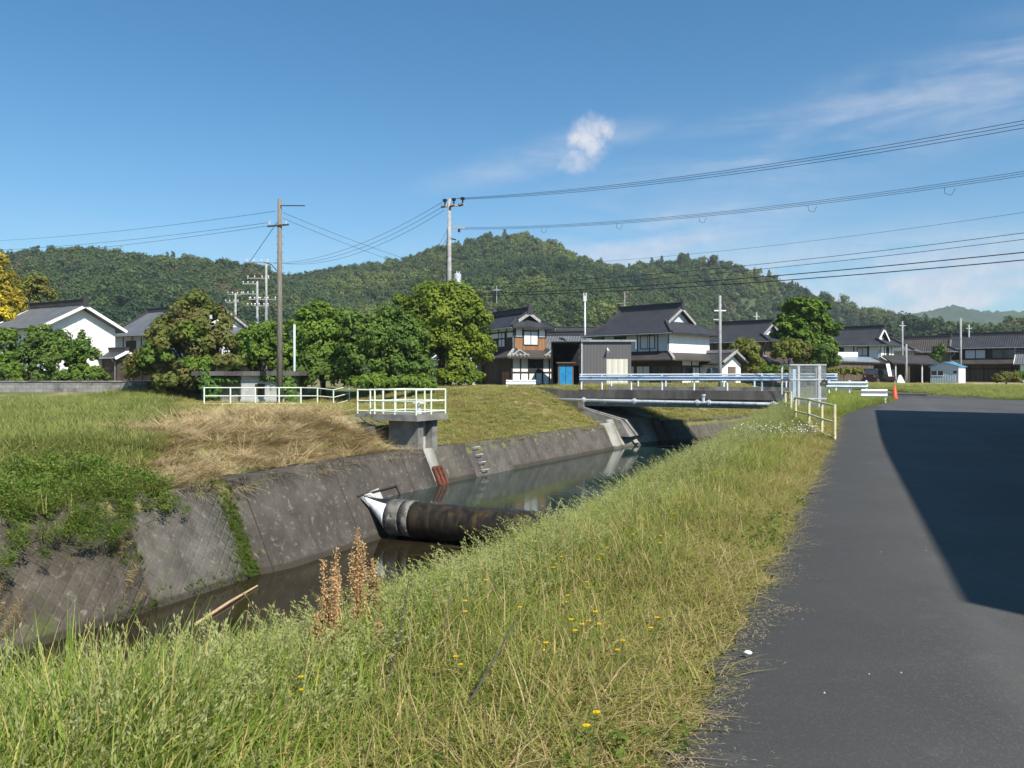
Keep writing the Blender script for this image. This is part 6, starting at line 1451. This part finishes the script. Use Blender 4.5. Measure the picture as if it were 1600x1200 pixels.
def dens_points(n, x0, x1, y0, y1, rng):
    X = rng.uniform(x0, x1, n); Y = rng.uniform(y0, y1, n); return X, Y
def in_view(X, Y, m=.72, pad=1.5): return (np.abs(X) < m * Y + pad) & (Y > .9)
def put(name, X, Y, coll, k, smin, smax, label, cat, hs=None, tilt=.12, sink=.03, seed=1):
    r = np.random.default_rng(seed); n = len(X); Z = ground_z(X, Y) - sink
    s = r.uniform(smin, smax, n); h = s if hs is None else s * hs
    rot = np.stack([r.normal(0, tilt, n), r.normal(0, tilt, n), r.uniform(-.7, .7, n) if name == 'seed_grass' else r.uniform(0, 6.28, n)], 1)
    print(name, n)
    scatter(name, np.stack([X, Y, Z], 1), rot, np.stack([s, s, h], 1), r.integers(0, k, n), coll, label=label, cat=cat)
def near_bank():
    r = np.random.default_rng(5)
    def pts(n, e0, e1, y0, y1):
        Y = y0 + (y1 - y0) * r.uniform(0, 1, n) ** 1.5; e = r.uniform(e0, e1, n); X = -.82 + (.398 * Y - e) / .917
        k = in_view(X, Y); return X[k], Y[k], e[k]
    nz = lambda X, Y, f, o=0: np.sin(X * f + o + np.sin(Y * f * .7)) * np.sin(Y * f * 1.1 + o * 2)
    # tall green grass on the shoulder and down the slope
    X, Y, e = pts(34000, .6, 6.2, .6, 48); edge = .92 + .25 * nz(X, Y, .9)
    kp = r.uniform(size=len(X)) < np.clip((e - edge + .5) / .9, 0, 1) * np.clip(1.25 - (e - 3) * .22, .35, 1); X, Y, e = X[kp], Y[kp], e[kp]
    put('tall_grass', X, Y, C_TALL, 6, .75, 1.25, 'tall fresh green grass on the slope between the path and the canal', 'grass', np.clip(.62 + (e - 1) * .33, .52, 1.1) * np.interp(X / Y, [-.63, -.4, -.2, .1, .3], [1.6, 1.28, .76, .68, .9]), seed=2)
    # short worn grass along the asphalt
    X, Y, e = pts(30000, -.03, 2.3, .6, 40); kp = r.uniform(size=len(X)) < np.clip(1.4 - e * .75, .08, 1) * np.where(e < .14, .35, 1) * (e > np.interp(Y, [2, 7], [.12, -.02])); X, Y, e = X[kp], Y[kp], e[kp]
    put('short_grass', X, Y, C_SHORT, 6, .7, 1.35, 'short dry brownish grass and weeds along the asphalt edge', 'grass', np.clip(.45 + e * .75, .45, 1.5), seed=3)
    X, Y, e = pts(5200, .0, 3.0, .6, 30); kp = nz(X, Y, 1.6, 1.5) > .1; X, Y = X[kp], Y[kp]
    X, Y = X[::2], Y[::2]; put('verge_weeds', X, Y, C_LOW, 4, .5, 1.1, 'small leafy weeds mixed into the verge grass', 'weeds', seed=4)
    X, Y, e = pts(5200, .25, 3.2, .6, 40); kp = r.uniform(size=len(X)) < np.clip(.45 + nz(X, Y, 1.1, 2.2) * .6, .05, 1) * np.clip(1.35 - e * .6, .12, 1); X, Y, e = X[kp], Y[kp], e[kp]
    put('dry_grass', X, Y, C_STRAW, 5, .6, 1.15, 'pale dry dead grass caught among the green verge', 'grass', np.clip(.5 + e * .3, .5, 1.1), seed=23)
    Y = 1.2 + 26 * r.uniform(0, 1, 1100) ** 1.6; X = road_left(Y) + np.abs(r.normal(0, .11, len(Y))) + .01
    sz = r.uniform(.5, 1.3, len(X)); scatter('straw_litter', np.stack([X, Y, zpath(Y) + .022], 1), np.stack([0 * X, 0 * X, r.uniform(0, 6.28, len(X))], 1), np.stack([sz, sz, sz], 1), r.integers(0, 4, len(X)), C_LIT, label='bits of dry grass blown onto the edge of the asphalt', cat='litter')
    X, Y, e = pts(15000, 1.3, 5.0, 1.2, 46); kp = r.uniform(size=len(X)) < np.clip((e - 1.2) / 1.0, 0, 1) * np.clip(1.2 + nz(X, Y, .6, 2) * .8, .2, 1) * np.interp(Y, [2, 6, 10], [.45, .85, 1]); X, Y, e = X[kp], Y[kp], e[kp]
    put('seed_grass', X, Y, C_SEED, 6, .7, 1.15, 'pale feathery seed heads swaying above the green grass on the canal shoulder', 'grass', np.interp(X / Y, [-.63, -.4, -.2, .1, .3], [1.3, 1.08, .75, .7, .9]), seed=5)
    # far verge by the rails and right of the road
    X, Y = dens_points(26000, 10, 62, 38.6, 62, r); kp = (X > .34 * Y - 1) & in_view(X, Y) & ((Y > 47.5 - (X - 14) * .55) | (X > 24)); 
    kp &= ~((X - (16.9)) * .88 + (Y - 46.6) * -.475 < 1.5) | (Y > 60); kp &= ~((X < 23.5) & (Y < 52) & (Y > 38) & (X > 16.5) & (Y > 41)); X, Y = X[kp], Y[kp]
    put('verge_grass', X, Y, C_BANK, 5, .7, 1.3, 'green grass verge beyond the asphalt in front of the yards', 'grass', .55, seed=6)
    X, Y = dens_points(9000, 5, 70, 69, 92, r); kp = in_view(X, Y) & (nz(X, Y, .22, 1) > -.25)
    for cx, cy, rx, ry in EARTH: kp &= ((X - cx) / rx) ** 2 + ((Y - cy) / ry) ** 2 > 1
    X, Y = X[kp], Y[kp]
    put('yard_grass', X, Y, C_MOWN, 5, .9, 1.8, 'patchy grass on the bare yards before the houses', 'grass', .6, seed=7)
    Y = r.uniform(28, 45, 5200); X = road_left(Y) - r.uniform(0.1, 2.4, len(Y)) ; put('corner_grass', X, Y, C_TALL, 6, .7, 1.15, 'rough grass round the gate and rails at the road corner', 'grass', .7, seed=8)
near_bank()
def far_bank():
    r = np.random.default_rng(9)
    n = 70000; X, Y = dens_points(n, -48, 7, 15, 62, r); u, s = tcoord(X, Y); ok = (u > .12) & (u < 34) & in_view(X, Y, .70, 1)
    # keep the hut, walkway and pillar clear
    p, d = tline(SCH - .05); a = (X - p[0]) * d[0] + (Y - p[1]) * d[1]; b = -(X - p[0]) * d[1] + (Y - p[1]) * d[0]
    ok &= ~((np.abs(a) < 1.25) & (b < 5.2))
    hx0, hx1 = ax(310, 55), ax(450, 55); ok &= ~((X > hx0) & (X < hx1) & (Y > 52.8) & (Y < 60))
    X, Y, u, s = X[ok], Y[ok], u[ok], s[ok]
    nz = np.sin(X * .5 + np.sin(Y * .4)) * np.sin(Y * .55 + 1); q = X + .425 * Y + nz * 1.6          # q<0: rough green, q>0: mown and hay
    sP = tcoord(np.array([p[0]]), np.array([p[1]]))[1][0]
    rough = (q < -.3); hay = (q >= -.3) & (s < sP + .8) & (u < 10.5); mown = ~rough & ~hay
    t = r.uniform(size=len(X))
    k = rough & (t < .62); put('bank_grass', X[k], Y[k], C_BANK, 5, .8, 1.5, 'long uncut grass on the far canal bank', 'grass', .9, seed=12)
    k = hay & (t < .62); put('cut_hay', X[k], Y[k], C_HAY, 5, .7, 1.35, 'cut dry hay lying on the far bank below the pale green fence', 'hay', .3, .25, seed=13)
    k = hay & (t > .62) & (t < .86); put('bank_stubble', X[k], Y[k], C_MOWN, 5, .8, 1.5, 'green stubble growing through the cut hay', 'grass', .9, seed=14)
    k = mown & (t < .75); put('mown_grass', X[k], Y[k], C_MOWN, 5, .7, 1.3, 'mown yellowish grass on the bank up to the bridge', 'grass', .8, seed=15)
    # leafy brambles in front, hanging over the wall
    n = 5200; s2 = r.uniform(12, s_of(330, 925, ZL), n); u2 = r.uniform(-1.5, 6.5, n) ; P = np.array([tline(v)[0] for v in s2]); D = np.array([tline(v)[1] for v in s2])
    X2 = P[:, 0] - D[:, 1] * u2; Y2 = P[:, 1] + D[:, 0] * u2; lim = np.interp(s2, [12, 30, 40, s_of(330, 925, ZL)], [6.5, 6.5, 5, 1.0]); nz = np.sin(s2 * .9 + u2) * np.sin(u2 * 1.4 + s2 * .5)
    k = in_view(X2, Y2, .7, 1) & (u2 < lim + nz * 1.3) & (u2 > -.3 - .55 * (nz > .0) - np.interp(s2, [20, S1 - 2, S1 + 1], [.55, .3, 0])) & (r.uniform(size=n) < .75)
    X2, Y2, u2 = X2[k], Y2[k], u2[k]; Z2 = np.where(u2 < 0, ZT - .05 + u2 * .75, ground_z(X2, Y2) - .05); sc = r.uniform(.7, 1.5, len(X2)) * np.interp(u2, [-1.2, 0, 3, 6], [.55, .8, 1.2, 1.0])
    rot = np.stack([np.where(u2 < 0.1, .9, 0) + r.normal(0, .2, len(X2)), r.normal(0, .2, len(X2)), np.where(u2 < .1, -.9, r.uniform(0, 6.28, len(X2)))], 1)
    print('brambles', len(X2))
    scatter('bramble_undergrowth', np.stack([X2, Y2, Z2], 1), rot, np.stack([sc, sc, sc], 1), r.integers(0, 5, len(X2)), C_WEED, label='dense green leafy brambles covering the far bank above the old block wall', cat='undergrowth')
    # moss and creepers in the wall joint and along the foot of the wall
    n = 900; s3 = np.concatenate([r.normal(S2 + .12, .22, 620), r.uniform(S1 - 1.2, S2 + .4, 120), r.normal(S1 - .4, .35, 160)]); z3 = np.concatenate([ZT - (ZT - ZL) * r.uniform(0, 1, 620) ** .9, ZL + r.uniform(0, .35, 120), r.uniform(-3.2, -1.5, 160)])
    Pm = np.array([wpt(a_, b_, .0) for a_, b_ in zip(s3, z3)]); sc = r.uniform(.4, 1.1, n)
    scatter('wall_creeper', Pm, np.stack([r.normal(.9, .3, n), r.normal(0, .3, n), r.normal(-1.15, .2, n)], 1), np.stack([sc, sc, sc * .7], 1), r.integers(0, 4, n), C_LOW, label='yellow-green moss and creepers growing down the joint of the canal wall', cat='moss')
    s4 = r.uniform(14, S1, 500); z4 = r.uniform(-3.9, -1.6, 500); kk = np.sin(s4 * 1.7 + z4) > .25; s4, z4 = s4[kk], z4[kk]; Pm = np.array([wpt(a_, b_, .0) for a_, b_ in zip(s4, z4)]); n = len(s4); sc = r.uniform(.4, .9, n)
    scatter('wall_stubble', Pm, np.stack([r.normal(1.1, .3, n), r.normal(0, .3, n), r.normal(-1.15, .3, n)], 1), np.stack([sc, sc, sc], 1), r.integers(0, 5, n), C_HAY, label='dry brown weeds clinging to the old block wall', cat='weeds')
    # beyond the bridge
    X, Y = dens_points(9000, 2, 34, 53, 78, r); u, s = tcoord(X, Y); k = (u > .1) & (u < 9) & (Y > 53.5) & ((X - 6.9) * .475 + (Y - 52) * .88 > 6); put('back_bank_grass', X[k], Y[k], C_MOWN, 5, .9, 1.6, 'bright green bank seen under the bridge', 'grass', 1.0, seed=16)
far_bank()

# ------------------------------------------------------------------ single plants on the near shoulder
DOCK = leaf_mat('dock_seed', [(.42, .26, .12), (.56, .37, .19), (.48, .31, .14), (.6, .42, .23)], trans=.2)
STEM = mat('dock_stem', (.26, .13, .06), (.34, .2, .09), 9, .8)
def on_ray(px, e):
    k = (px - 800) / F; d = (.917 * .82 + e) / (.398 - .917 * k); return k * d, d
def dock(label, px, e, top_py, n_sp, wid):
    x, y = on_ray(px, e); z = gz(x, y); h = zz(top_py, y) - z; r = np.random.default_rng(int(px))
    root = tag(empty('dock_plant', (x, y, z - .05)), label, 'dock plant', 'rust brown dock plants'); Pl, Nl = [], []; mb = MB()
    for k in range(n_sp):
        a = r.uniform(0, 6.28); hh = h * (1 if k == 0 else r.uniform(.6, .95)); w = wid * (0.1 if k == 0 else r.uniform(.4, 1)); tp = np.array([math.cos(a) * w, math.sin(a) * w, hh])
        md = tp * np.array([.5, .5, .55]); mb.tube([(0, 0, 0), tuple(md), tuple(tp)], [.006, .005, .002], 5)
        n = 620; q = r.uniform(.3, 1, n)[:, None]; c = md + (tp - md) * np.clip((q - .5) * 2, 0, 1) * 1. ; c = np.where(q < .5, md * q * 2, c)
        wh = np.abs(np.sin(q * 60 + k)) ** .7; Pl.append(c + r.normal(size=(n, 3)) * (.008 + .022 * wh * (1.15 - q))); Nl.append(unit(n, r))
    mb.build('stem', STEM, root); V, Fq = leaf_quads(np.concatenate(Pl), np.concatenate(Nl), .0068, .7, r); link('seed_head', npmesh('seed_head', V, Fq, DOCK), root)
dock('thickest rust brown dock seed stalk standing against the shallow water', 506, 2.0, 862, 9, .1)
dock('slim rusty dock stalk rising just behind the thickest one', 524, 2.15, 845, 5, .05)
dock('tallest rusty dock stalk, its tip in front of the concrete wall', 560, 2.05, 812, 6, .06)
dock('rust brown dock stalk right of the tallest one, below the weir tube', 582, 2.1, 862, 7, .06)
dock('small lone reddish dock head in the green grass', 645, 1.95, 915, 4, .04)
dock('short pale dock stalk low in the green grass beside the reddish head', 592, 1.75, 958, 3, .03)
PET = leaf_mat('petal_yellow', [(.75, .5, .01), (.8, .55, .02), (.75, .42, .01), (.8, .6, .03)], trans=.2); FST = mat('flower_stem', (.07, .12, .03), (.1, .15, .04), 5, .7)
def flower_mesh(h, k, seed):
    r = np.random.default_rng(seed); V, Fq = [], []; mats = []
    return r
def flowers():
    r = np.random.default_rng(31); spots = [(412, 1058), (1015, 960), (970, 985), (905, 965), (898, 958), (935, 955), (934, 963), (850, 985), (926, 905), (930, 878), (725, 935), (852, 880), (865, 887), (1060, 775), (1050, 800), (1057, 785), (1005, 800), (1008, 808), (972, 812), (915, 1108), (720, 1025), (408, 1035), (470, 1045), (1090, 740), (1108, 742), (1120, 735), (1180, 700), (985, 830), (940, 850), (878, 870), (760, 905), (1030, 835), (900, 930), (812, 938)]
    protos = []
    for k in range(3):
        mb = MB(); rr = random.Random(k); h = (.34, .42, .3)[k]; tx, ty = rr.uniform(-.04, .04), rr.uniform(-.04, .04)
        mb.tube([(0, 0, 0), (tx * .4, ty * .4, h * .6), (tx, ty, h)], [.003, .0025, .002], 5, 0)
        for c in range(2 if k else 1):
            ox, oy, oz = (tx, ty, h) if c == 0 else (tx + .03, ty - .02, h - .05)
            if c: mb.tube([(tx * .6, ty * .6, h * .7), (ox, oy, oz)], .002, 5, 0)
            for j in range(12):
                a = j * math.pi / 6; q = .015; mb.poly([(ox, oy, oz), (ox + math.cos(a - .22) * q * .8, oy + math.sin(a - .22) * q * .8, oz + .005), (ox + math.cos(a) * q, oy + math.sin(a) * q, oz + .003), (ox + math.cos(a + .22) * q * .8, oy + math.sin(a + .22) * q * .8, oz + .005)], 1)
            mb.tube([(ox, oy, oz - .006), (ox, oy, oz + .006)], [.004, .006], 7, 1)
        protos.append(mb)
    mes = []
    for i, (px, py) in enumerate(spots):
        k = (px - 800) / F
        # the flower stands where its line of sight comes down to the grass tops
        best = None
        for d in np.arange(2.4, 24, .05):
            x = k * d; 
            if zz(py, d) - gz(x, d) < (.34, .42, .3)[i % 3] * 1.05: best = d; break
        if best is None: continue
        d = best; x = k * d
        if i % 3 >= len(mes) or True:
            if len(mes) <= i % 3: o = protos[i % 3].build('yellow_flower', [FST, PET]); mes.append(o.data)
            else: o = link('yellow_flower', mes[i % 3])
        o.location = (x, d, gz(x, d) - .01); o.rotation_euler = (0, 0, r.uniform(0, 6)); s = 1 + .1 * r.uniform(-1, 1); o.scale = (s, s, s)
        tag(o, 'little yellow wild flower on a thin stem in the verge grass', 'flower', 'yellow wild flowers in the grass')
flowers()
WH = leaf_mat('petal_white', [(.75, .75, .72), (.8, .8, .78), (.7, .7, .66), (.8, .8, .78)], trans=.2)
def daisies():
    r = np.random.default_rng(41)
    n = 520; Y = r.uniform(17.5, 22, n); e = r.uniform(.3, 3.4, n); X = -.82 + (.398 * Y - e) / .917; k = np.abs(Y - (19.6 - .28 * (e - .5)) + .35 * np.sin(X * 4)) < .6; X, Y = X[k], Y[k]
    me = source_set('daisy_clump', [npmesh('daisy_clump', *leaf_quads(np.stack([r.uniform(-.15, .15, 9), r.uniform(-.15, .15, 9), r.uniform(.36, .6, 9)], 1), r.normal(size=(9, 3)) * .4 + np.array([0, -.4, 1]), .016, .9, r), WH) for _ in range(3)])
    put('daisies', X, Y, me, 3, .7, 1.1, 'drift of small white daisies in the grass before the cream yellow fence', 'flowers', seed=19)
daisies()
MUS = leaf_mat('mustard_leaf', [(.14, .2, .03), (.2, .26, .04), (.12, .17, .03), (.17, .22, .04)], trans=.35)
for lb, px, e, top, w in (('upright light green weed spike with pale leaves and one yellow flower', 968, 1.02, 985, .03), ('slender light green weed spike left of the taller spike', 873, 1.25, 990, .02), ('thin green weed spike standing among the yellow flowers', 975, 1.5, 895, .015)):
    x, y = on_ray(px, e); z = gz(x, y); h = max(.3, zz(top, y) - z); r = np.random.default_rng(int(px)); root = tag(empty('weed_spike', (x, y, z - .02)), lb, 'weed', 'upright weed spikes')
    mb = MB(); mb.tube([(0, 0, 0), (.01, 0, h * .5), (.0, .01, h)], [.005, .004, .002], 6); mb.build('stem', FST, root)
    n = 34; q = r.uniform(.05, 1, n); a = r.uniform(0, 6.28, n); P = np.stack([np.cos(a) * w * (1.1 - q), np.sin(a) * w * (1.1 - q), q * h], 1); V, Fq = leaf_quads(P, np.stack([np.cos(a), np.sin(a), .4 + 0 * a], 1), .03, .35, r); link('leaf', npmesh('leaf', V, Fq, MUS), root)
DRY = mat('dead_stalk', (.05, .045, .035), (.09, .08, .065), 20, .9)
for lb, pa_, pb_, e0, e1 in (('dark dead weed stalk slanting through the grass at the bottom of the picture', (590, 1125), (640, 925), 1.3, 1.85), ('bent dark dead stem lying in the short grass near the camera', (715, 1150), (805, 1085), .95, .85)):
    x0, y0 = on_ray(pa_[0], e0); x1, y1 = on_ray(pb_[0], e1); p0 = Vector((x0, y0, gz(x0, y0) + .12)); p1 = Vector((x1, y1, gz(x1, y1) + .45))
    mb = MB(); mb.tube([p0, p0.lerp(p1, .5) + Vector((.02, 0, .03)), p1], [.007, .006, .003], 6); o = mb.build('dead_stalk', DRY); tag(o, lb, 'stalk')
